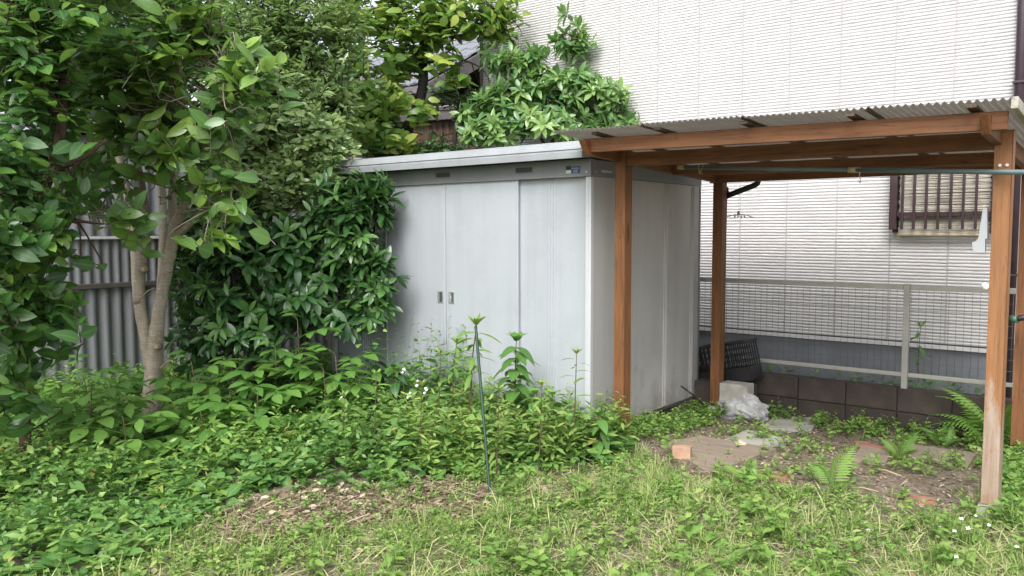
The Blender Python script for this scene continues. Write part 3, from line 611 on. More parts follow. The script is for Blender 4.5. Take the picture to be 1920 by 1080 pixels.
# glossy dark shrub in front of the shed's left end
grow('glossy_shrub', 'glossy dark green shrub with whorled leaves hanging over the shed doors', 'shrub',
     [[(580, 740, 6.75, .035), (570, 620, 6.8, .03), (590, 520, 6.8, .022), (640, 440, 6.7, .012)], [(440, 740, 6.7, .03), (445, 600, 6.8, .025), (470, 470, 6.8, .018), (540, 400, 6.8, .012)], [(570, 620, 6.8, .02), (660, 540, 6.65, .012), (700, 480, 6.6, .006)], [(436, 720, 6.5, .012), (440, 580, 6.5, .010), (436, 500, 6.5, .006)]],
     [(660, 430, 6.62, 75, 70, .22, 62), (700, 520, 6.58, 45, 70, .14, 44), (600, 480, 6.7, 95, 95, .34, 90), (490, 480, 6.7, 115, 90, .42, 95), (410, 540, 6.6, 75, 120, .35, 70), (660, 590, 6.58, 55, 30, .15, 26), (560, 560, 6.7, 90, 55, .35, 50), (470, 620, 6.6, 75, 60, .35, 42), (690, 390, 6.65, 40, 40, .15, 22), (400, 420, 6.8, 70, 70, .3, 35), (370, 620, 6.9, 50, 80, .3, 34), (360, 500, 7.0, 45, 90, .3, 34), (700, 360, 6.62, 40, 40, .14, 24), (640, 370, 6.7, 60, 45, .2, 34)],
     M['lf_dark'], M['bark3'], narrow, 9, .15, 'whorl', 260, W(520, 750, 6.7), twigfrac=.5, spread=.10, droop=.45, tone_mu=.5, tone_sd=.28, bright=.08)
# pale barked tree
T1 = grow('broadleaf_tree', 'pale barked forked tree with broad light green leaves on the left', 'tree',
     [[(284, 830, 6.2, .070), (284, 760, 6.2, .066), (288, 690, 6.2, .066), (292, 640, 6.2, .060), (303, 560, 6.2, .047), (318, 480, 6.2, .045), (327, 430, 6.2, .044), (350, 370, 6.15, .030), (372, 300, 6.05, .025), (400, 190, 5.9, .015), (420, 90, 5.8, .008)],
      [(284, 690, 6.2, .055), (273, 630, 6.2, .046), (262, 560, 6.2, .042), (267, 480, 6.2, .041), (272, 420, 6.2, .038), (265, 340, 6.25, .028), (240, 230, 6.2, .022), (215, 110, 6.1, .012), (200, 0, 6, .006)],
      [(328, 440, 6.2, .04), (323, 380, 6.25, .033), (328, 300, 6.3, .026), (330, 180, 6.2, .016), (320, 40, 6.1, .008)],
      [(330, 445, 6.2, .03), (365, 410, 6.1, .024), (405, 370, 6.0, .018), (440, 335, 5.9, .010), (470, 320, 5.8, .004)],
      [(322, 330, 6.2, .018), (350, 230, 6, .011), (400, 170, 5.7, .007), (430, 135, 5.6, .004)], [(340, 400, 6.15, .016), (400, 385, 5.9, .008), (450, 378, 5.7, .004)],
      [(255, 300, 6.2, .012), (310, 235, 5.9, .008), (390, 215, 5.6, .005)], [(265, 350, 6.2, .012), (220, 390, 5.9, .007), (170, 400, 5.6, .004)],
      [(287, 680, 6.25, .04), (300, 570, 6.5, .036), (306, 430, 6.6, .032), (300, 300, 6.6, .03), (280, 150, 6.5, .015)], [(282, 680, 6.25, .04), (258, 560, 6.5, .036), (250, 430, 6.65, .033), (225, 300, 6.6, .03), (190, 180, 6.5, .015)]],
     [(250, 90, 5.5, 110, 80, .45, 62), (350, 45, 5.6, 90, 60, .4, 46), (150, 100, 5.6, 90, 80, .45, 46), (470, 135, 5.55, 75, 45, .25, 26), (420, 215, 5.7, 80, 55, .3, 26), (300, 190, 5.9, 100, 60, .4, 34), (210, 220, 5.9, 90, 70, .4, 34), (300, 290, 5.7, 90, 40, .3, 26), (400, 310, 5.75, 60, 35, .25, 15), (245, 400, 5.5, 45, 25, .15, 9), (420, 400, 5.7, 45, 20, .2, 9), (160, 330, 5.8, 60, 60, .3, 14), (410, 455, 5.7, 30, 22, .12, 5), (270, -40, 5.7, 220, 60, .5, 60), (250, -160, 6.0, 300, 90, .6, 60), (165, 290, 5.6, 50, 30, .2, 8)],
     M['lf_broad'], M['bark'], broad, 6, .175, 'alt', 300, W(284, 800, 6.2), twigfrac=.45, spread=.28, droop=.3, tone_mu=.52, tone_sd=.28, bright=.28,
     stubs=[(271, 505, 6.14, .022, -FW), (318, 508, 6.16, .013, RT-FW), (254, 565, 6.16, .017, -RT-FW*.5), (295, 650, 6.12, .024, -FW)], connect=1.3)
mb = MB(); mb.tube([W(262, 560, 6.15), W(278, 545, 6.05), W(290, 540, 6.0)], [.006, .005, .003]); mb.tube([W(302, 690, 6.15), W(312, 680, 6.08), W(319, 676, 6.05)], [.008, .007, .006]); solid('dead_twig', mb, M['cutwood'], T1)
# tree at the left edge
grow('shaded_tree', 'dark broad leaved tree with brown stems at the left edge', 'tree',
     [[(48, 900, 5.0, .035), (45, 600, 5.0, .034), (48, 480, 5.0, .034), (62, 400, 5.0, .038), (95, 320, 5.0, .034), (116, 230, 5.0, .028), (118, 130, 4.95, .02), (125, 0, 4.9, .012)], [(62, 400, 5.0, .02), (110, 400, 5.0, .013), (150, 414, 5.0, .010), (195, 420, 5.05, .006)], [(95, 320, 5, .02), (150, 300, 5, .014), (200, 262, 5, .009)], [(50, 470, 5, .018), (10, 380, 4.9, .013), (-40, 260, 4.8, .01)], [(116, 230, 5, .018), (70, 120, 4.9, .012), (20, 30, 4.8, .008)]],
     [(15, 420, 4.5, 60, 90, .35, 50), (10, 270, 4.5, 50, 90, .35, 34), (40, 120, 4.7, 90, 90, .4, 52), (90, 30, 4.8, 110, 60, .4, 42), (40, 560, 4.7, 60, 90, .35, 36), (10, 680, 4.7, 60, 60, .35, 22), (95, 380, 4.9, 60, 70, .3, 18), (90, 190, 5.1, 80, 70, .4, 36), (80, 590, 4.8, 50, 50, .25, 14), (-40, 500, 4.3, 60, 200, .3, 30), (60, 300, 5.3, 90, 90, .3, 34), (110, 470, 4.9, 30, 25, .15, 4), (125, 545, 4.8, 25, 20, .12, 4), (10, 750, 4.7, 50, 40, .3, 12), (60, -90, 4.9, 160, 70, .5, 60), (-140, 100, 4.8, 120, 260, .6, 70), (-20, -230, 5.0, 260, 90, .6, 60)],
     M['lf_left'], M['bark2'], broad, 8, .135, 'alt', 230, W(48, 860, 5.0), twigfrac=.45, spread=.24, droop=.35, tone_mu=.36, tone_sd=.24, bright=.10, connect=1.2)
# yellow green tree behind the shed
grow('yellow_leaved_tree', 'yellow green leaved tree with dark forked limbs behind the shed roof', 'tree',
     [[(735, 420, 9.6, .15), (735, 300, 9.6, .14), (725, 235, 9.6, .13), (690, 200, 9.6, .10), (650, 168, 9.6, .085), (640, 110, 9.6, .06), (618, 60, 9.6, .045), (600, -30, 9.6, .03)], [(745, 280, 9.6, .08), (775, 220, 9.55, .07), (790, 178, 9.5, .062), (794, 140, 9.5, .058), (792, 95, 9.5, .05), (800, 30, 9.5, .035), (812, -40, 9.5, .02)], [(680, 195, 9.6, .04), (665, 135, 9.5, .035), (630, 95, 9.5, .025)], [(715, 205, 9.6, .03), (735, 130, 9.5, .02), (760, 60, 9.5, .012)], [(793, 120, 9.5, .02), (850, 110, 9.3, .013), (905, 130, 9.2, .008), (925, 175, 9.1, .004)], [(800, 60, 9.5, .02), (870, 30, 9.2, .012), (940, 15, 9.0, .006)]],
     [(690, 30, 9.4, 90, 60, .5, 66), (790, 40, 9.3, 90, 55, .5, 66), (880, 25, 9.1, 80, 40, .4, 42), (740, 110, 9.4, 90, 45, .5, 46), (700, 165, 9.2, 45, 28, .3, 22), (735, 185, 9.0, 42, 26, .2, 20), (690, 240, 9.0, 45, 35, .25, 18), (830, 105, 9.1, 35, 20, .2, 10), (820, 65, 9.2, 50, 35, .4, 26), (930, 50, 9.0, 35, 45, .3, 20), (850, 150, 9.2, 45, 20, .3, 8), (700, 260, 9.1, 60, 30, .3, 22), (790, 205, 9.1, 25, 22, .25, 9), (970, 15, 8.9, 30, 25, .2, 8), (660, 110, 9.4, 50, 60, .4, 20), (780, -40, 9.3, 200, 50, .5, 60), (675, 215, 9.2, 40, 40, .25, 14), (745, 255, 9.0, 35, 24, .25, 10)],
     M['lf_yell'], M['bark3'], broad, 7, .18, 'alt', 260, W(735, 420, 9.6), twigfrac=.5, spread=.26, droop=.35, tone_mu=.46, tone_sd=.3, bright=.26, connect=1.4)
# dark camellia like bush between, then the whorled shrub
grow('camellia_bush', 'small dark leaved bush behind the shed between the two trees', 'bush',
     [[(840, 420, 9.3, .04), (850, 280, 9.3, .03), (860, 200, 9.3, .02)]],
     [(890, 195, 9.3, 40, 35, .3, 60), (810, 278, 9.2, 80, 14, .3, 50), (905, 235, 9.2, 40, 35, .25, 55), (710, 275, 9.1, 50, 20, .25, 40), (830, 175, 9.3, 30, 22, .2, 22)],
     M['lf_dark'], M['bark3'], small, 9, .10, 'alt', 0, W(840, 420, 9.3), twigfrac=.1, spread=.2, tone_mu=.6, tone_sd=.25)
grow('whorled_shrub', 'bright green shrub with whorled leaves above the shed roof', 'shrub',
     [[(1030, 420, 8.75, .04), (1035, 280, 8.75, .032), (1060, 190, 8.75, .02), (1072, 130, 8.75, .010), (1080, 60, 8.7, .006)], [(1033, 290, 8.75, .02), (980, 200, 8.75, .014), (950, 110, 8.75, .007)], [(1035, 280, 8.75, .02), (1110, 210, 8.7, .013), (1150, 160, 8.65, .006)], [(1035, 300, 8.75, .018), (940, 260, 8.7, .011), (890, 240, 8.65, .006)]],
     [(1080, 75, 8.7, 42, 28, .16, 22), (960, 110, 8.75, 55, 32, .22, 30), (1030, 175, 8.7, 80, 45, .3, 66), (950, 190, 8.7, 70, 45, .28, 56), (1130, 185, 8.6, 60, 42, .25, 48), (1150, 225, 8.55, 55, 28, .22, 30), (1040, 235, 8.5, 90, 30, .28, 56), (920, 245, 8.5, 60, 25, .25, 34), (1000, 120, 8.75, 40, 25, .2, 12), (1060, 30, 8.7, 14, 8, .05, 2), (1185, 235, 8.45, 32, 16, .15, 16), (1090, 160, 8.65, 60, 30, .2, 26), (900, 215, 8.6, 40, 30, .2, 20), (1165, 195, 8.5, 25, 18, .12, 8)],
     M['lf_whorl'], M['bark2'], narrow, 9, .155, 'whorl', 280, W(1030, 420, 8.75), twigfrac=.45, spread=.12, droop=.18, tone_mu=.5, tone_sd=.24, bright=.12)

# ------------------------------------------------------------------ ground vegetation
from math import pi
def inpoly(P, poly):
    x, y = P[:, 0], P[:, 1]; r = np.zeros(len(P), bool); n = len(poly)
    for i in range(n):
        x0, y0 = poly[i][:2]; x1, y1 = poly[(i+1) % n][:2]
        c = ((y0 > y) != (y1 > y)) & (x < (x1-x0)*(y-y0)/(y1-y0+1e-12)+x0); r ^= c
    return r
def scatter(poly, n):
    poly = [tuple(p[:2]) for p in poly]; a = np.array(poly); lo, hi = a.min(0), a.max(0); out = np.zeros((0, 2))
    while len(out) < n:
        q = lo+(hi-lo)*rng.random((n*2, 2)); out = np.concatenate([out, q[inpoly(q, poly)]])
    return out[:n]
def g3(P2): return np.column_stack([P2, gz(P2[:, 0], P2[:, 1])])
SHED_FOOT = [(-2.85, 0), (.02, 0), (.02, 1.78), (-2.85, 1.78)]
front = [G(a, b) for a, b in ((1190, 850), (1090, 885), (960, 885), (880, 895), (760, 910), (600, 912), (480, 930), (400, 965), (330, 1015), (200, 1078), (-80, 1160))]
ZA = [(.04, .02), (.15, .02)]+[tuple(p[:2]) for p in front]+[(-4.5, -3.9), (-4.5, 1.2), (-2.95, 1.2), (-2.95, -.03), (.0, -.03)]
PEN = [tuple(G(a, b)[:2]) for a, b in ((1205, 830), (1200, 800), (1310, 768), (1430, 766), (1840, 800), (1930, 860), (1900, 900), (1850, 950), (1650, 985), (1600, 925), (1380, 915), (1270, 885))]
DEAD = [tuple(G(a, b)[:2]) for a, b in ((330, 1030), (400, 965), (480, 935), (600, 915), (760, 915), (880, 905), (930, 930), (900, 980), (760, 985), (620, 1000), (460, 1030))]
DEAD2 = [tuple(G(a, b)[:2]) for a, b in ((990, 880), (1080, 865), (1120, 900), (1080, 950), (1000, 940))]
ZB = [tuple(G(a, b)[:2]) for a, b in ((1190, 850), (1270, 890), (1380, 915), (1600, 930), (1650, 985), (1850, 950), (1960, 930), (1990, 1130), (-120, 1130), (200, 1078), (330, 1015), (400, 965), (600, 920), (880, 900), (1090, 885))]
ZR = [tuple(G(1960, 930)[:2]), (3.3, 2.0), (4.6, 2.0), (4.6, -2.6), (3.0, -2.6), tuple(G(1990, 1130)[:2])]
q1 = leaf_tpl(.30, .2, .15, 1, .85); q2 = leaf_tpl(.26, .3, .3, 2, .9)
def sprigs(sp, P3, h, nleaf, ls, tone, stem=True, lean=.25, tpl=(q1, q2), style='pairs', tsd=.14):
    n = len(P3); LP, LD, LU, LS, LT = [], [], [], [], []
    for i in range(n):
        hh = h[i]; d = nz(np.array([rng.normal(0, lean), rng.normal(0, lean), 1])); tb = tone[i]; a0 = rng.random()*6.28
        if stem: sp.tube([P3[i]-[0, 0, .02], P3[i]+d*hh*.5, P3[i]+d*hh], [.0016, .0014, .0008], 3, .15, False)
        m = nleaf[i]
        for j in range(m):
            t = (.25+.75*(j+1)/m); a = a0+(j//2)*1.57+(j % 2)*pi+rng.normal(0, .25)
            e = .15+.5*t+rng.normal(0, .32)
            LP.append(P3[i]+d*hh*t); LD.append((math.cos(a), math.sin(a), e-.15)); LU.append((rng.normal(0, .45), rng.normal(0, .45), 1)); LS.append(ls[i]*(1.15-.55*t**2)*(.75+.5*rng.random())); LT.append(tb+.16*(t > .85)+rng.normal(0, tsd))
    LP, LD, LU, LS, LT = map(np.array, (LP, LD, LU, LS, LT)); R = frames(LD, LU); ti = rng.integers(0, len(tpl), len(LP)); LT = np.clip(LT, 0, .87); LT[rng.random(len(LT)) < .012] = 1.
    for k, tp in enumerate(tpl): m_ = ti == k; sp.leaves(tp, LP[m_], R[m_], LS[m_], LT[m_])
def patchy(P, f=1.3, ph=0.): return np.sin(P[:, 0]*f*2.1+ph)*np.sin(P[:, 1]*f*1.7+1.3*ph)+.5*np.sin(P[:, 0]*f*4.3-P[:, 1]*f*3.1+ph)
# A: leafy cover over the left and middle
P2 = scatter(ZA, 8200); P2 = P2[patchy(P2, 3.1, 1.1)+rng.normal(0, .5, len(P2)) > -1.0]; P2 = P2+rng.normal(0, .07, P2.shape)*(P2[:, 1:] < -.25); nearshed = np.clip(1-np.abs(P2[:, 1])/.9, 0, 1)
P3 = g3(P2); pt = patchy(P2, 1.1); edge = np.clip((P2[:, 1]+3.6)/2.4, 0, 1)
h = (.10+.13*edge+.07*pt*.5+.05*nearshed)*(.55+.7*rng.random(len(P2))); fl_ = np.array([p[:2] for p in front]); de = np.full(len(P2), 9.)
for a_, b_ in zip(fl_[:-1], fl_[1:]):
    t_ = np.clip(((P2-a_)@(b_-a_))/((b_-a_)@(b_-a_)), 0, 1); de = np.minimum(de, np.linalg.norm(P2-(a_+t_[:, None]*(b_-a_)), axis=1))
h = np.clip(h*np.clip(.35+.9*de, .3, 1.25), .04, .45); h = np.clip(h*(1.08+.5*patchy(P2, 1.9, 5.)), .04, .55); h = np.where((P2[:, 0] < -1.7) & (P2[:, 1] > -1.75), h*.55, h)
t0 = W(284, 800, 6.2)[:2]; t1 = W(300, 900, 4.6)[:2]; t_ = np.clip(((P2-t0)@(t1-t0))/((t1-t0)@(t1-t0)), 0, 1); h *= np.clip(.3+np.linalg.norm(P2-(t0+t_[:, None]*(t1-t0)), axis=1)/.75, .3, 1)   # trodden strip before the trunk
sp = Soup(); n = len(P2); tn = .46+.14*patchy(P2, .8, 2.)+rng.normal(0, .14, n); kind = patchy(P2, 1.7, 3.3)+rng.normal(0, .35, n); ma, mb_, mc = (kind < .35), (kind >= .35) & (kind < .85), kind >= .85
sprigs(sp, P3[ma], h[ma], (6+rng.integers(0, 4, n))[ma], (.045+.03*rng.random(n))[ma], tn[ma])
mb_ &= rng.random(n) < .55; sprigs(sp, P3[mb_], h[mb_]*1.35, (5+rng.integers(0, 4, n))[mb_], (.08+.035*rng.random(n))[mb_], tn[mb_]+.06, tpl=(leaf_tpl(.30, .15, .25, 2, .8), leaf_tpl(.27, .2, .4, 2, .85)))
sprigs(sp, P3[mc], h[mc]*1.5, (9+rng.integers(0, 6, n))[mc], (.06+.03*rng.random(n))[mc], tn[mc]+.2, tpl=(leaf_tpl(.13, .2, .3, 2, 1.1), leaf_tpl(.16, .2, .2, 2, 1.)), lean=.16)
tag(link('ground_cover', sp.mesh('ground_cover'), M['lf_cover']), 'dense knee high leafy green ground cover in front of shed and fence', 'ground cover', kind='stuff')
# taller willowy weeds among it near the middle
ZM = [tuple(G(a, b)[:2]) for a, b in ((700, 800), (1140, 800), (1180, 850), (1080, 880), (900, 890), (760, 890))]
P2 = scatter(ZM, 330); sp = Soup()
sprigs(sp, g3(P2), .2+.22*rng.random(330), 12+rng.integers(0, 7, 330), .07+.03*rng.random(330), .62+rng.normal(0, .15, 330), tpl=(leaf_tpl(.12, .2, .3, 2, 1.1), leaf_tpl(.14, .2, .15, 2, 1.)), lean=.15)
tag(link('willowy_weeds', sp.mesh('willowy_weeds'), M['lf_herb']), 'light green narrow leaved weeds in front of the shed doors', 'weeds', kind='stuff')
# B: rough grass and low herbs in the foreground
blade = (np.array([(-.5, 0, 0), (.5, 0, 0), (-.38, .55, 0), (.38, .55, 0), (0, 1, -.16)], float)*[.04, 1, 1], np.array([(0, 1, 3), (0, 3, 2), (2, 3, 4)]))
def blades(sp, P3, ln, tone, tilt=.9):
    n = len(P3); a = rng.random(n)*2*pi; el = np.clip(rng.normal(tilt, .35, n), .15, 1.5); d = np.column_stack([np.cos(a)*np.cos(el), np.sin(a)*np.cos(el), np.sin(el)])
    up = np.column_stack([-np.cos(a)*np.sin(el), -np.sin(a)*np.sin(el), np.cos(el)])+rng.normal(0, .5, (n, 3)); sc = np.column_stack([np.clip(ln, .05, .12)*(.9+.5*rng.random(n)), ln, ln]); sp.leaves(blade, P3, frames(d, up), sc, np.clip(tone, 0, 1))
P2 = scatter(ZB, 54000); dead = inpoly(P2+rng.normal(0, .10, P2.shape), DEAD) | inpoly(P2+rng.normal(0, .06, P2.shape), DEAD2); pt = patchy(P2, 1.9, .7)
keep = rng.random(len(P2)) < np.where(dead, .42, .62+.45*np.clip(pt, -1, 1)); P2 = P2[keep]; pt = pt[keep]
sp = Soup(); blades(sp, g3(P2), .028+.05*rng.random(len(P2))+.03*np.clip(pt, 0, 1), .5+.2*pt*.5+rng.normal(0, .25, len(P2))+.25*np.clip(patchy(P2, .9, 4.), -1, 1), .5)
Q = scatter(ZR, 9000); blades(sp, g3(Q), .03+.06*rng.random(9000), .5+rng.normal(0, .25, 9000), .5)
for cx, cy_ in scatter(ZB, 130):
    if inpoly(np.array([[cx, cy_]]), DEAD)[0] and rng.random() < .85: continue
    m = rng.integers(14, 34); Q = np.column_stack([cx+rng.normal(0, .022, m), cy_+rng.normal(0, .022, m)]); blades(sp, g3(Q), .07+.09*rng.random(m), rng.normal(.4, .3)+rng.normal(0, .12, m), 1.05)
Q = scatter(ZB, 4200); Q = Q[~inpoly(Q, DEAD)]; m = len(Q); blades(sp, g3(Q)+[0, 0, .012], .06+.09*rng.random(m), .85+rng.normal(0, .15, m), .18)
tag(link('grass', sp.mesh('grass'), M['grass']), 'short rough yellow green grass across the foreground', 'grass', kind='stuff')
P2 = scatter(ZB, 4300); dead = inpoly(P2+rng.normal(0, .08, P2.shape), DEAD) | inpoly(P2, DEAD2); P2 = P2[rng.random(len(P2)) < np.where(dead, .25, .62+.4*patchy(P2, 1.6, 2.2)-.22*(P2[:, 0] > 1.2))]; n = len(P2)
sp = Soup(); sprigs(sp, g3(P2), .03+.06*rng.random(n), 5+rng.integers(0, 4, n), .017+.021*rng.random(n), .5+.15*patchy(P2, 1.4, 1.)+rng.normal(0, .15, n), lean=.5)
Q = scatter(ZR, 1300); sprigs(sp, g3(Q), .03+.07*rng.random(1300), 5+rng.integers(0, 4, 1300), .024+.024*rng.random(1300), .45+rng.normal(0, .15, 1300), lean=.5)
Q = scatter(ZB, 280); Q = Q[(patchy(Q, 2.1, .2) > -.2) & ~inpoly(Q, DEAD)]; n = len(Q); sprigs(sp, g3(Q), .07+.10*rng.random(n), 8+rng.integers(0, 6, n), .045+.03*rng.random(n), .35+.2*rng.random(n), lean=.3, tpl=(q1, q2, leaf_tpl(.16, .2, .3, 2, 1.)))
tag(link('low_herbs', sp.mesh('low_herbs'), M['lf_herb']), 'low small leaved herbs growing through the foreground grass', 'herbs', kind='stuff')
# C: litter and sparse weeds on the soil under the pergola
flake = leaf_tpl(.28, .35, -.15, 2, .9); straw = (np.array([(-.02, 0, 0), (.02, 0, 0), (.015, 1, 0), (-.015, 1, 0), (0, .5, .03)], float), np.array([(0, 1, 4), (1, 2, 4), (2, 3, 4), (3, 0, 4)]))
def litter(sp, P2, size, st=.5, lift=0.):
    n = len(P2); P3 = g3(P2)+np.column_stack([np.zeros(n), np.zeros(n), .006+lift*rng.random(n)]); a = rng.random(n)*2*pi; d = np.column_stack([np.cos(a), np.sin(a), rng.normal(0, .18, n)]); up = np.column_stack([rng.normal(0, .35, n), rng.normal(0, .35, n), np.ones(n)])
    R = frames(d, up); m_ = rng.random(n) < st; s = size*(.5+rng.random(n)); sp.leaves(straw, P3[m_], R[m_], s[m_]*2.3, rng.random(m_.sum())); sp.leaves(flake, P3[~m_], R[~m_], s[~m_], rng.random((~m_).sum()))
q = N('litter'); at = q.n('ShaderNodeAttribute', attribute_name='tone'); M['litter'] = q.fin(q.ramp(at.outputs['Fac'], [(0, (.10, .07, .05)), (.35, (.19, .135, .09)), (.7, (.33, .255, .175)), (1, (.48, .41, .31))]), .85, 0, .2)
sp = Soup(); litter(sp, scatter(PEN, 6000), .024, .6); litter(sp, scatter(DEAD, 1900), .038, .6, .022); litter(sp, scatter([tuple(np.array(p)+rng.normal(0, .12, 2)) for p in DEAD], 900), .04, .6, .01); litter(sp, scatter(DEAD2, 600), .04, .6); litter(sp, scatter(ZB, 2600), .035, .6)
tag(link('leaf_litter', sp.mesh('leaf_litter'), M['litter']), 'brown dead leaves and straw strewn over the bare soil', 'litter', kind='stuff')
P2 = scatter(PEN, 620); pt = patchy(P2, 2.3, .4); P2 = P2[pt+rng.normal(0, .35, 620) > .05]; n = len(P2)
sp = Soup(); sprigs(sp, g3(P2), .04+.10*rng.random(n), 6+rng.integers(0, 6, n), .03+.02*rng.random(n), .5+rng.normal(0, .15, n), lean=.35)
P2 = scatter([(.03, .05), (.30, .0), (.42, .8), (.40, 1.6), (.03, 1.7)], 260); sprigs(sp, g3(P2), .05+.10*rng.random(260), 7+rng.integers(0, 5, 260), .03+.02*rng.random(260), .45+rng.normal(0, .15, 260), lean=.3)
P2 = scatter([(.5, 1.75), (2.3, 1.6), (2.5, 2.0), (.5, 2.02)], 150); sprigs(sp, g3(P2), .05+.11*rng.random(150), 7+rng.integers(0, 5, 150), .03+.02*rng.random(150), .4+rng.normal(0, .15, 150), lean=.3)
P2 = scatter([tuple(G(a, b)[:2]) for a, b in ((1850, 860), (1930, 830), (1930, 1000), (1850, 980))], 160); sprigs(sp, g3(P2), .05+.10*rng.random(160), 7+rng.integers(0, 5, 160), .04+.025*rng.random(160), .35+rng.normal(0, .15, 160), lean=.4)
P2 = scatter(PEN, 1500); pt = patchy(P2, 2.9, 1.9); P2 = P2[pt > .25]; blades(sp, g3(P2), .05+.06*rng.random(len(P2)), .5+rng.normal(0, .2, len(P2)))
tag(link('pergola_weeds', sp.mesh('pergola_weeds'), M['lf_herb']), 'scattered small weeds on the bare soil under the pergola', 'weeds', kind='stuff')
P2 = scatter([(-2.5, HY-.6), (2.2, HY-.6), (2.2, HY-.02), (-2.5, HY-.02)], 260); n = len(P2); sp = Soup(); sprigs(sp, g3(P2), .1+.3*rng.random(n), 8+rng.integers(0, 5, n), .05+.03*rng.random(n), .3+rng.normal(0, .15, n))
tag(link('fence_weeds', sp.mesh('fence_weeds'), M['lf_cover']), 'leafy weeds in the gap between the mesh fence and the house', 'weeds', kind='stuff')

# ------------------------------------------------------------------ single plants one can point to
def clear_objs(): pass
leaflet = leaf_tpl(.25, .18, .22, 4, .9)
def compound_mesh(seed, tone):
    r = np.random.default_rng(seed); sp = Soup(); sp.tube([(0, 0, 0), (0, .5, .05), (0, 1, .02)], [.012, .009, .006], 4, .7, False)
    for (t, a, s) in ((.55, 1, .62), (.55, -1, .62), (.95, .95, .72), (.95, -.95, .72), (1., 0, .85)):
        ang = a*(1.15 if t < .6 else .95)+r.normal(0, .08); d = np.array([[math.sin(ang), math.cos(ang), -.25+r.normal(0, .1)]]); sp.leaves(leaflet, np.array([[0, t, .03]]), frames(d, np.array([[r.normal(0, .15), 0, 1]])), np.array([s]), np.array([np.clip(tone+r.normal(0, .06), 0, .94)]))
    me = sp.mesh('leaf'); me.materials.append(M['lf_comp']); return me
comp = [compound_mesh(k, t) for k, t in enumerate((.35, .5, .65, .8, .6, .45))]
spots = [(150, 800, 5.3, .42, 'leftmost'), (170, 765, 5.8, .42, 0), (205, 815, 5.5, .30, 0), (372, 775, 5.9, .46, 0), (425, 805, 5.8, .32, 0), (445, 770, 6.0, .40, 0), (520, 760, 6.1, .52, 0), (560, 740, 6.2, .66, 0), (600, 790, 5.9, .40, 0), (650, 770, 6.1, .46, 0), (480, 830, 5.6, .30, 0), (385, 850, 5.5, .24, 0), (690, 760, 6.2, .36, 0), (230, 860, 5.2, .26, 0)]
clab = ['compound leaved seedling nearest the left edge of the weeds', 'compound leaved seedling just left of the pale trunk', 'low compound leaved seedling left of the foot of the pale trunk', 'compound leaved seedling just right of the pale trunk', 'short compound leaved seedling in front of the one right of the trunk', 'compound leaved seedling under the left half of the glossy shrub', 'tall compound leaved seedling under the middle of the glossy shrub', 'tallest compound leaved seedling with pale tip under the glossy shrub', 'compound leaved seedling in front of the tallest one', 'compound leaved seedling before the shed\'s left door', 'low compound leaved seedling in the middle of the ground cover', 'low compound leaved seedling in front right of the pale trunk', 'rightmost compound leaved seedling beside the shed doors', 'lowest compound leaved seedling in front left of the trunk']
for i, (a, b, d, hh, _) in enumerate(spots):
    hh *= 1.25
    c = W(a, b, d); z0 = float(gz(c[0], c[1])); base = np.array([c[0], c[1], z0]); r_ = root('compound_seedling', base, clab[i], 'seedling', 'compound leaved seedlings in the weeds')
    top = base+[rng.normal(0, .05), rng.normal(0, .05), hh]; mb = MB(); st = curve([base, (base+top)/2+rng.normal(0, .015, 3), top], 4); mb.tube(st, np.linspace(.006, .003, len(st)), 5); solid('stem', mb, M['stem'], r_, True)
    for k in range(10):
        t = .3+.7*k/9; p = st[min(len(st)-1, int(t*(len(st)-1)))]; az = k*2.4+rng.random()*.6; dv = np.array([[math.cos(az), math.sin(az), .45*t-.05]]); Rm = frames(dv, np.array([[0, 0, 1.]]))[0]; s = (.20+.06*rng.random())*(.65 if k == 9 else 1)
        o = bpy.data.objects.new('leaf', comp[rng.integers(0, 6)]); COL.objects.link(o); o.parent = r_; o.matrix_parent_inverse = Matrix.Translation(-r_.location)
        o.matrix_basis = Matrix.Translation(p.tolist()) @ Matrix(Rm.tolist()).to_4x4() @ Matrix.Scale(float(s), 4)
# tall stalks by the shed doors
def stalk(name, label, pts, rad, nl, ls, tpl, mat, droop, tone, zmin=.25, top=6, group=None, cat='weed'):
    P = [W(*p) for p in pts]; P[0][2] = float(gz(P[0][0], P[0][1])); c = curve(P, 8); r_ = root(name, P[0], label, cat, group); mb = MB(); mb.tube(c, np.linspace(rad, rad*.4, len(c)), 6); solid('stem', mb, M['stem'], r_, True)
    lib = [mesh_np('leaf', *tpl, np.full(len(tpl[0]), t), True, ribof(tpl[0])) for t in (tone-.12, tone, tone+.15)]; [m.materials.append(mat) for m in lib]
    for k in range(nl+top):
        tp = k >= nl; t = 1. if tp else zmin+(1-zmin)*k/nl; p = c[min(len(c)-1, int(t*(len(c)-1)))]; az = k*2.4+rng.random()*.5
        dv = np.array([[math.cos(az)*(.45 if tp else 1), math.sin(az)*(.45 if tp else 1), (.8 if tp else droop+rng.normal(0, .15))]]); Rm = frames(dv, np.array([[rng.normal(0, .2), rng.normal(0, .2), 1.]]))[0]
        s = ls*(.6 if tp else .75+.5*rng.random()); o = bpy.data.objects.new('leaf', lib[2 if tp else rng.integers(0, 2)]); COL.objects.link(o); o.parent = r_; o.matrix_parent_inverse = Matrix.Translation(-r_.location)
        o.matrix_basis = Matrix.Translation(p.tolist()) @ Matrix(Rm.tolist()).to_4x4() @ Matrix.Scale(float(s), 4)
    return r_
lance = leaf_tpl(.11, .2, .35, 5, 1.05); ovate = leaf_tpl(.28, .15, .55, 5, .8)
stalk('tall_weed', 'slender weed stalk with narrow leaves left of the green stake', [(848, 800, 5.85), (850, 700, 5.8), (856, 645, 5.8)], .006, 20, .13, lance, M['lf_herb'], .05, .4, .5, 8)
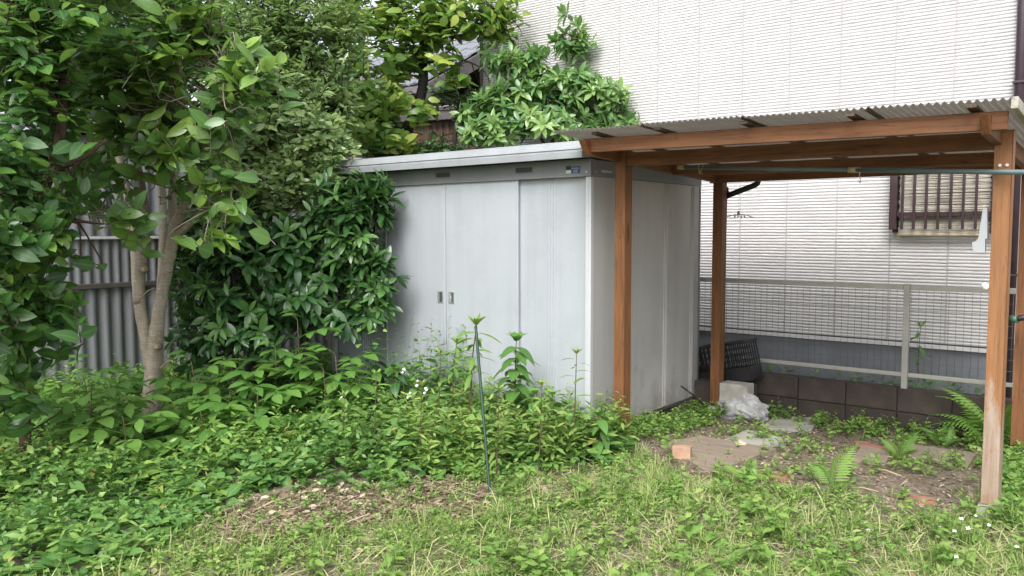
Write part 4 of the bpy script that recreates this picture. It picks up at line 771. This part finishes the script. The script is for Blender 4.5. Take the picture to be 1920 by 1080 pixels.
stalk('tall_weed', 'tallest weed stalk with pale leafy top behind the green stake', [(882, 800, 5.5), (884, 700, 5.5), (893, 612, 5.5)], .008, 22, .16, lance, M['lf_herb'], 0., .42, .5, 11)
stalk('leafy_sapling', 'broad leaved sapling standing against the shed door right of the stake', [(968, 800, 5.75), (966, 720, 5.75), (968, 640, 5.75)], .007, 22, .16, ovate, M['lf_comp'], .1, .42, .45, 7, cat='sapling')
stalk('leafy_sapling', 'short sapling with drooping tip before the shed corner', [(1030, 830, 5.5), (1038, 790, 5.5), (1036, 742, 5.45)], .005, 7, .11, ovate, M['lf_comp'], -.1, .4, .4, 4, cat='sapling')
stalk('tall_weed', 'feathery weed beside the fence post in front of the white house', [(1724, 770, 6.75), (1722, 680, 6.75), (1726, 615, 6.75)], .006, 16, .13, lance, M['lf_cover'], -.1, .5, .3, 7)
for i, (a, b, d) in enumerate(((640, 870, 5.2), (785, 850, 5.1), (820, 790, 5.4), (700, 830, 5.3), (1010, 850, 5.0), (1075, 790, 5.3), (930, 860, 4.9))):
    stalk('leafy_weed', ['leafy upright weed at the left of the open weeds before the doors', 'leafy upright weed left of the stake foot', 'leafy upright weed close under the door handles', 'leafy upright weed between the seedlings and the stake', 'leafy upright weed right of the stake foot', 'leafy upright weed before the shed corner trim', 'leafy upright weed hiding the foot of the stake'][i], [(a, b, d), (a+4, b-60, d), (a+6, b-125, d)], .005, 18, .10, lance, M['lf_herb'], .25, .6, .12, 8, 'leafy upright weeds before the doors')
for i, (a, b, d, hh, nl) in enumerate(((735, 790, 6.05, 100, 16), (700, 780, 6.2, 120, 14), (770, 800, 5.95, 80, 12), (820, 800, 5.9, 75, 10), (1000, 815, 5.6, 75, 14), (1060, 820, 5.45, 60, 12), (905, 815, 5.7, 70, 12), (1120, 850, 5.3, 70, 12))):
    stalk('broad_weed', ['dark broad leaved weed at the foot of the recessed left door', 'dark broad leaved weed climbing the leftmost shed door', 'broad leaved weed below the daisies', 'broad leaved weed left of the weed stalks', 'broad leaved weed at the foot of the rightmost shed door', 'broad leaved weed before the corner trim of the shed', 'broad leaved weed between the stake and the sapling', 'broad leaved weed beside the nearest shed post'][i], [(a, b, d), (a+6, b-hh*.6, d), (a+2, b-hh, d)], .006, nl, .12, ovate, M['lf_dark'] if i < 2 else M['lf_cover'], -.1, .4, .2, 4, 'broad leaved weeds along the shed')
# ferns
pin = leaf_tpl(.075, .15, .25, 3, .75)
def frond_mesh(tone, n=16):
    sp = Soup(); ts = np.linspace(0, 1, 14); P = np.column_stack([0*ts, ts*.92, .32*ts-.62*ts**2.4]); sp.tube(P, np.linspace(.010, .003, 14), 4, .5, False); LP, LD, LS = [], [], []
    for k in range(n):
        t = .14+.86*k/n; p = np.array([np.interp(t, ts, P[:, i]) for i in range(3)]); l = .30*math.sin(pi*min(1, .22+t*.80))**.8
        for s in (-1, 1): LP.append(p); LD.append((s*1., .42, -.18)); LS.append(l)
    LP, LD, LS = map(np.array, (LP, LD, LS)); sp.leaves(pin, LP, frames(LD, np.tile([0, 0, 1.], (len(LP), 1))), LS, np.full(len(LP), tone)); me = sp.mesh('frond'); me.materials.append(M['fern']); return me
fm = [frond_mesh(.35), frond_mesh(.55), frond_mesh(.75)]
def fern(label, base, fr):
    r_ = root('fern', base, label, 'fern', 'ferns under the pergola')
    for az, el, s, k in fr:
        dv = np.array([[math.cos(az)*math.cos(el), math.sin(az)*math.cos(el), math.sin(el)]]); Rm = frames(dv, np.array([[0, 0, 1.]]))[0]
        o = bpy.data.objects.new('frond', fm[k]); COL.objects.link(o); o.parent = r_; o.matrix_parent_inverse = Matrix.Translation(-r_.location); o.matrix_basis = Matrix.Translation(list(map(float, base))) @ Matrix(Rm.tolist()).to_4x4() @ Matrix.Scale(s, 4)
g = G(1868, 835); fern('large fern with arching fronds behind the weathered post', g, [(-2.6, 1.0, .58, 2), (3.1, 1.05, .60, 2), (-1.9, .8, .48, 1), (2.4, .8, .50, 0), (-.6, 1.15, .52, 2), (.2, .95, .50, 1), (1.4, .9, .5, 0), (-1.2, 1.2, .50, 2), (3.6, .6, .48, 0), (-2.9, .7, .5, 1)])
g = G(1562, 915); fern('pale fern frond standing in the open soil', g, [(1.0, 1.25, .34, 2), (2.6, .7, .26, 1), (-.4, .5, .22, 1)])
g = G(1688, 862); fern('small green fern beside the paving slabs', g, [(.9, 1.2, .26, 0), (2.6, .8, .22, 1), (-.6, .8, .2, 0), (4., .7, .2, 1)])
g = G(1770, 838); fern('small dark fern in front of the block wall', g, [(2.9, .8, .24, 0), (1.5, 1.0, .24, 0), (-.3, .7, .22, 0), (4.3, .9, .22, 0)])
g = G(1400, 900); fern('low yellowish fern at the edge of the plywood', g, [(.3, .4, .24, 2), (2.9, .5, .22, 2), (1.6, .9, .18, 1), (4.4, .4, .2, 2)])
# white flowers
def petals(n, r, wd):
    mb = Soup(); a = np.arange(n)*2*pi/n; d = np.column_stack([np.cos(a), np.sin(a), np.full(n, .15)]); mb.leaves(leaf_tpl(wd, .1, .1, 2, .7), np.zeros((n, 3)), frames(d, np.tile([0, 0, 1.], (n, 1))), np.full(n, r), np.zeros(n)); me = mb.mesh('petals'); me.materials.append(M['petal']); return me
pm4 = petals(4, .011, .36); pm9 = petals(10, .013, .2)
fl = [(1802, 990, 'topmost white flower of the patch before the weathered post'), (1766, 1006, 'left white flower of the middle row before the weathered post'), (1790, 1014, 'central white flower of the patch before the weathered post'), (1812, 1010, 'white flower just right of the central one in the patch'), (1832, 985, 'white flower nearest the foot of the weathered post'), (1852, 1003, 'white flower right of the patch before the weathered post'), (1774, 1044, 'white flower below the patch before the weathered post'), (1793, 1064, 'lowest white flower near the bottom edge'), (1905, 1044, 'white flower at the far right edge of the grass'), (1628, 1012, 'white flower alone left of the others in the grass')]
for i, (a, b, flab) in enumerate(fl):
    c = G(a, b+10); r_ = root('white_flower', c, flab, 'flower', 'white flowers in the grass'); c2 = c+np.array([rng.normal(0, .006), rng.normal(0, .006), .075])
    mb = MB(); mb.tube([c-[0, 0, .01], (c+c2)/2, c2], .0012, 4); solid('stem', mb, M['twig'], r_); o = link('petals', pm4, None, r_); o.matrix_basis = Matrix.Translation(c2.tolist()) @ Matrix.Rotation(rng.normal(.5, .3), 4, 'X') @ Matrix.Rotation(rng.random()*3, 4, 'Z') @ Matrix.Scale(float(.8+.5*rng.random()), 4)
for i, (a, b, d) in enumerate(((757, 692, 5.9), (766, 742, 5.7), (782, 724, 5.75), (800, 731, 5.75), (640, 745, 5.9))):
    c2 = W(a, b, d); c = np.array([c2[0], c2[1], float(gz(c2[0], c2[1]))]); r_ = root('daisy', c, ['tallest thin stemmed white daisy against the shed door', 'lowest white daisy among the weeds below the door', 'white daisy left of the other pair below the door', 'white daisy nearest the weed stalk below the door', 'white daisy left of the shed doors'][i], 'flower', 'white daisies before the shed')
    mb = MB(); mb.tube(curve([c, (c+c2)/2+rng.normal(0, .01, 3), c2], 4), .0016, 4); solid('stem', mb, M['twig'], r_)
    for k in range(3): o = link('flower_head', pm9, None, r_); o.matrix_basis = Matrix.Translation((c2+rng.normal(0, .014, 3)*(k > 0)).tolist()) @ Matrix.Rotation(.7, 4, 'X')

# ------------------------------------------------------------------ small things
p0 = G(919, 932); p1 = W(892, 612, 4.86); mb = MB(); ts = np.linspace(0, 1, 40); mb.tube([p0+(p1-p0)*t for t in ts], [.0085+(.0012 if k % 2 else 0) for k in range(40)], 8)
tag(solid('plant_stake', mb, M['green_pole'], None, True), 'thin dark green garden stake leaning in the weeds', 'stake')
lp = root('laundry_pole', (1.5, .55, 1.84), 'teal laundry pole hanging under the pergola roof', 'pole')
A, B = np.array([.70, .18, 1.893]), np.array([2.75, .30, 1.748]); D = B-A; u = D/np.linalg.norm(D)
a_ = W(1276, 314, 5.55); b_ = W(1600, 319, 4.75); c_ = W(1960, 323.5, 3.95)
mb = MB(); mb.tube([a_, b_], .0118, 10); solid('pole', mb, M['teal'], lp, True)
mb = MB(); mb.tube([b_, c_], .0138, 10); solid('pole', mb, M['teal'], lp, True)
ud = nz(b_-a_); mb = MB(); mb.tube([a_-ud*.02, a_+ud*.03], .0145, 10); solid('end_cap', mb, M['cord'], lp, True)
mb = MB(); mb.tube([b_-ud*.03, b_+ud*.04], .017, 10); solid('sleeve', mb, M['cord'], lp, True)
mb = MB(); h0 = W(1612, 322, 4.7); mb.tube(curve([h0, h0-[0, 0, .03], h0+[.008, 0, -.055], h0+[0, 0, -.062], h0+[-.008, 0, -.05]], 5), .003, 6); solid('hook', mb, M['white_plastic'], lp, True)
mb = MB(); h0 = W(1314, 300, 5.4); h1 = W(1312, 325, 5.4); mb.tube(curve([h0, W(1310, 312, 5.38), h1, W(1318, 326, 5.4)], 5), .0022, 5); mb.tube(curve([W(1318, 299, 5.4), W(1318, 312, 5.42), h1], 5), .0022, 5)
tag(solid('hanging_cord', mb, M['cord']), 'short loop of old cord tied over the laundry pole', 'cord')
mb = MB(); c = W(1385, 402, 6.9); top = W(1386, 345, 6.9); mb.tube([top, c+[0, 0, .02]], .0014, 4); mb.tube(curve([W(1358, 408, 6.9), W(1372, 404, 6.9), c, W(1398, 403, 6.9), W(1412, 408, 6.9)], 5), .004, 5)
mb.tube([c+[0, 0, .0], c+[0, 0, .028]], .012, 6); [mb.tube([W(x, 404, 6.9), W(x, 408, 6.9)], .007, 5) for x in (1378, 1384, 1390, 1396)]; tag(solid('clothes_hanger', mb, M['alu']), 'thin clothes hanger dangling on a line before the house wall', 'hanger')
# white bracket on the weathered post
x0 = 2.443; prof = [(.075, 1.545), (.055, 1.53), (.0, 1.54)]
mb = MB(); q = lambda a, b: (W(a, b, 4.17)[0], W(a, b, 4.17)[2])
pts = [q(1839, 392), q(1848, 389), q(1848, 447), q(1843, 449), q(1843, 474), q(1818, 471), q(1815, 455), q(1823, 453), q(1829, 447)]
yb = .02; mb.extrude(pts, 1, yb, yb+.035); tag(solid('pole_bracket', mb, M['white_plastic']), 'white plastic bracket fixed to the left side of the weathered post', 'bracket')
mb = MB(); c = W(1846, 537, 4.2); mb.tube([c, c+[.004, .012, 0]], [.019, .017], 14); tag(solid('reflector_disc', mb, M['petal'], None, True), 'small white disc fixed at the left edge of the weathered post', 'disc')
mb = MB(); mb.tube([W(1874, 602, 4.45), W(1896, 599, 4.4), W(1945, 592, 4.3)], [.014, .016, .017], 10); bp = root('black_pipe', W(1900, 600, 4.4), 'black pipe end with green clamp at the right edge', 'pipe'); solid('pipe', mb, M['dark_pipe'], bp, True)
mb = MB(); mb.tube([W(1896, 599, 4.4), W(1908, 598, 4.37)], .021, 10); solid('clamp', mb, plain('clamp_green', (.05, .12, .08), .4), bp, True)
# plastic crate
cr = root('plastic_crate', (.22, 1.88, .1), 'black lattice plastic crate tilted against the mesh fence', 'crate')
CM = Matrix.Translation((.20, 1.90, .305)) @ Matrix.Rotation(math.radians(-13), 4, 'Y') @ Matrix.Rotation(math.radians(-4), 4, 'Z')
def lattice(x0, x1, z0, z1, nx_, nz_, place, solidrow=0):
    mb = MB(); dx = (x1-x0)/nx_; dzz = (z1-z0)/nz_; b = .009
    for i in range(nx_+1): mb.box(x0+i*dx-b/2, x0+i*dx+b/2, -.004, .004, z0, z1)
    for j in range(nz_+1): mb.box(x0, x1, -.005, .005, z0+j*dzz-b/2, z0+j*dzz+b/2)
    if solidrow: mb.box(x0, x1, -.0045, .0045, z0, z0+dzz*solidrow)
    me = mb.mesh('crate_side'); me.transform(CM @ place); return link('crate_side', me, M['crate'], cr)
cw, ch, cdp = .52, .33, .21
lattice(-cw/2, cw/2, -ch/2, ch/2, 12, 6, Matrix.Translation((0, -cdp/2, 0)), 2); lattice(-cw/2, cw/2, -ch/2, ch/2, 12, 6, Matrix.Translation((0, cdp/2, 0)), 2)
for s in (-1, 1): lattice(-cdp/2, cdp/2, -ch/2, ch/2, 5, 6, Matrix.Translation((s*cw/2, 0, 0)) @ Matrix.Rotation(pi/2, 4, 'Z'), 2)
mb = MB(); e = .014
for s in (-1, 1): mb.box(-cw/2-e, cw/2+e, s*cdp/2-e, s*cdp/2+e, ch/2-.012, ch/2+.012, .004); mb.box(s*cw/2-e, s*cw/2+e, -cdp/2, cdp/2, ch/2-.013, ch/2+.011, .004)
me = mb.mesh('rim'); me.transform(CM); link('rim', me, M['crate'], cr)
mb = MB(); mb.box(-cw/2, cw/2, -cdp/2, cdp/2, -ch/2-.006, -ch/2+.004); me = mb.mesh('crate_floor'); me.transform(CM); link('crate_floor', me, M['crate'], cr)
def block_at(name, label, cat, px, py, d, sx, sy, sz, rot, mat, bev=.006, group=None, tilt=0.):
    c = W(px, py, d) if d else G(px, py, sz/2); mb = MB(); mb.box(-sx/2, sx/2, -sy/2, sy/2, -sz/2, sz/2, bev); me = mb.mesh(name)
    me.transform(Matrix.Translation(c.tolist()) @ Matrix.Rotation(rot, 4, 'Z') @ Matrix.Rotation(tilt, 4, 'X')); return tag(link(name, me, M[mat]), label, cat, group)
block_at('concrete_block', 'pale concrete block under the black crate behind the white bag', 'block', 1381, 741, 6.85, .24, .16, .21, .0, 'conc')
block_at('concrete_block', 'dark concrete block carrying the crate against the wall', 'block', 1360, 738, 7.0, .5, .16, .2, .0, 'blk')
# crumpled bag
bm = bmesh.new(); bmesh.ops.create_icosphere(bm, subdivisions=5, radius=1)
from mathutils import noise as mn
bc = Vector(G(1387, 787).tolist())
for v in bm.verts:
    n_ = v.co.normalized(); f = 1+.34*mn.noise(n_*1.7+Vector((3, 1, 0)))+.26*abs(mn.noise(n_*3.1+Vector((0, 2, 5))))+.05*abs(mn.noise(n_*9))
    zz = max(-.62, n_.z); v.co = Vector((n_.x*.175*f*(1.1-.35*zz), n_.y*.10*f, (zz*.135*f)+.08))
bmesh.ops.rotate(bm, verts=bm.verts[:], cent=(0, 0, 0), matrix=Matrix.Rotation(.3, 3, 'Z')); bmesh.ops.translate(bm, verts=bm.verts[:], vec=bc+Vector((0, .05, 0)))
me = bpy.data.meshes.new('plastic_bag'); bm.to_mesh(me); bm.free(); tag(link('plastic_bag', me, M['bag']), 'crumpled white plastic bag on the ground beside the rear post', 'bag')
# boards, pads and bricks on the soil
def slab(name, label, cat, quad, th, mat, lift=.004):
    P = [G(a, b) for a, b in quad]; z = max(p[2] for p in P)+lift; mb = MB(); V = [(p[0], p[1], z+th) for p in P]+[(p[0], p[1], z-.03) for p in P]
    mb.raw(V, [(0, 1, 2, 3), (7, 6, 5, 4)]+[(i, (i+1) % 4, 4+(i+1) % 4, 4+i) for i in range(4)]); bmesh.ops.bevel(mb.bm, geom=mb.bm.edges[:], offset=.003, segments=1, affect='EDGES'); return tag(solid(name, mb, M[mat]), label, cat)
slab('plywood_board', 'weathered grey plywood board lying on the soil under the pergola', 'board', [(1238, 834), (1312, 822), (1455, 850), (1330, 892)], .012, 'ply')
slab('concrete_pad', 'flat pale concrete pad on the soil before the white bag', 'concrete pad', [(1425, 805), (1450, 784), (1540, 786), (1520, 812)], .008, 'conc')
slab('cement_patch', 'broken pale cement patch beside the round stone', 'cement patch', [(1350, 828), (1400, 816), (1480, 834), (1440, 846)], .006, 'conc', .0)
slab('paving_slab', 'square stone paving slab beside the red bricks', 'paving slab', [(1595, 868), (1616, 847), (1672, 855), (1662, 874)], .02, 'ply')
slab('wooden_plank', 'grey brown plank half buried in front of the fern', 'plank', [(1700, 862), (1706, 842), (1830, 858), (1815, 878)], .012, 'ply')
block_at('brick', 'single pale tan brick standing on the plywood board', 'brick', 1279, 848, None, .12, .06, .085, .25, 'brick', .004)
block_at('brick', 'red brick lying left behind the paving slab', 'brick', 1620, 840, None, .10, .20, .05, .5, 'pink', .004)
block_at('brick', 'red brick lying right behind the paving slab', 'brick', 1656, 846, None, .19, .09, .05, -.1, 'pink', .004)
block_at('brick', 'pinkish brick sunk in the grass in front of the plywood', 'brick', 1452, 894, None, .2, .10, .03, .4, 'pink', .004)
block_at('brick', 'red brick fragment half sunk right of the pale fern', 'brick', 1725, 938, None, .16, .09, .03, .2, 'pink', .004)
def stone(label, px, py, r, mat, seed):
    bm = bmesh.new(); bmesh.ops.create_icosphere(bm, subdivisions=3, radius=r); c = Vector(G(px, py).tolist())
    for v in bm.verts: v.co = v.co*(1+.35*mn.noise(v.co.normalized()*1.3+Vector((seed, 0, 0)))); v.co.z *= .72
    bmesh.ops.translate(bm, verts=bm.verts[:], vec=c+Vector((0, 0, r*.5))); me = bpy.data.meshes.new('stone'); bm.to_mesh(me); bm.free(); me.polygons.foreach_set('use_smooth', np.ones(len(me.polygons), bool)); tag(link('stone', me, M[mat]), label, 'stone')
stone('rounded tan stone at the edge of the plywood board', 1388, 839, .042, 'stone', 1); stone('small pale pebble beside the paving slab', 1678, 872, .022, 'conc', 4); stone('small pale pebble on the wooden plank', 1755, 861, .018, 'stone', 7); stone('larger round pebble at the right of the wooden plank', 1738, 862, .016, 'stone', 9)
mb = MB(); mb.tube(curve([W(1277, 724, 6.55), W(1300, 741, 6.5), G(1330, 770)], 5), .007, 6); tag(solid('black_stick', mb, M['dark_pipe'], None, True), 'black stick leaning against the shed side near the rear post', 'stick')
for i, (a, b) in enumerate((((1590, 915), (1648, 922)), ((1630, 878), (1690, 892)), ((460, 965), (560, 925)), ((1510, 872), (1560, 868)))):
    p, q_ = G(*a, .012), G(*b, .03); mb = MB(); mb.tube([p, (p+q_)/2+[0, 0, .012], q_], [.004, .0045, .003], 5); tag(solid('dry_stick', mb, M['cord'], None, True), ['pale dry stick right of the pale fern', 'pale dry stick in front of the paving slab', 'dry stick across the dead patch at the left', 'pale dry stick between the plywood and the paving slab'][i], 'stick', 'dry sticks on the ground')
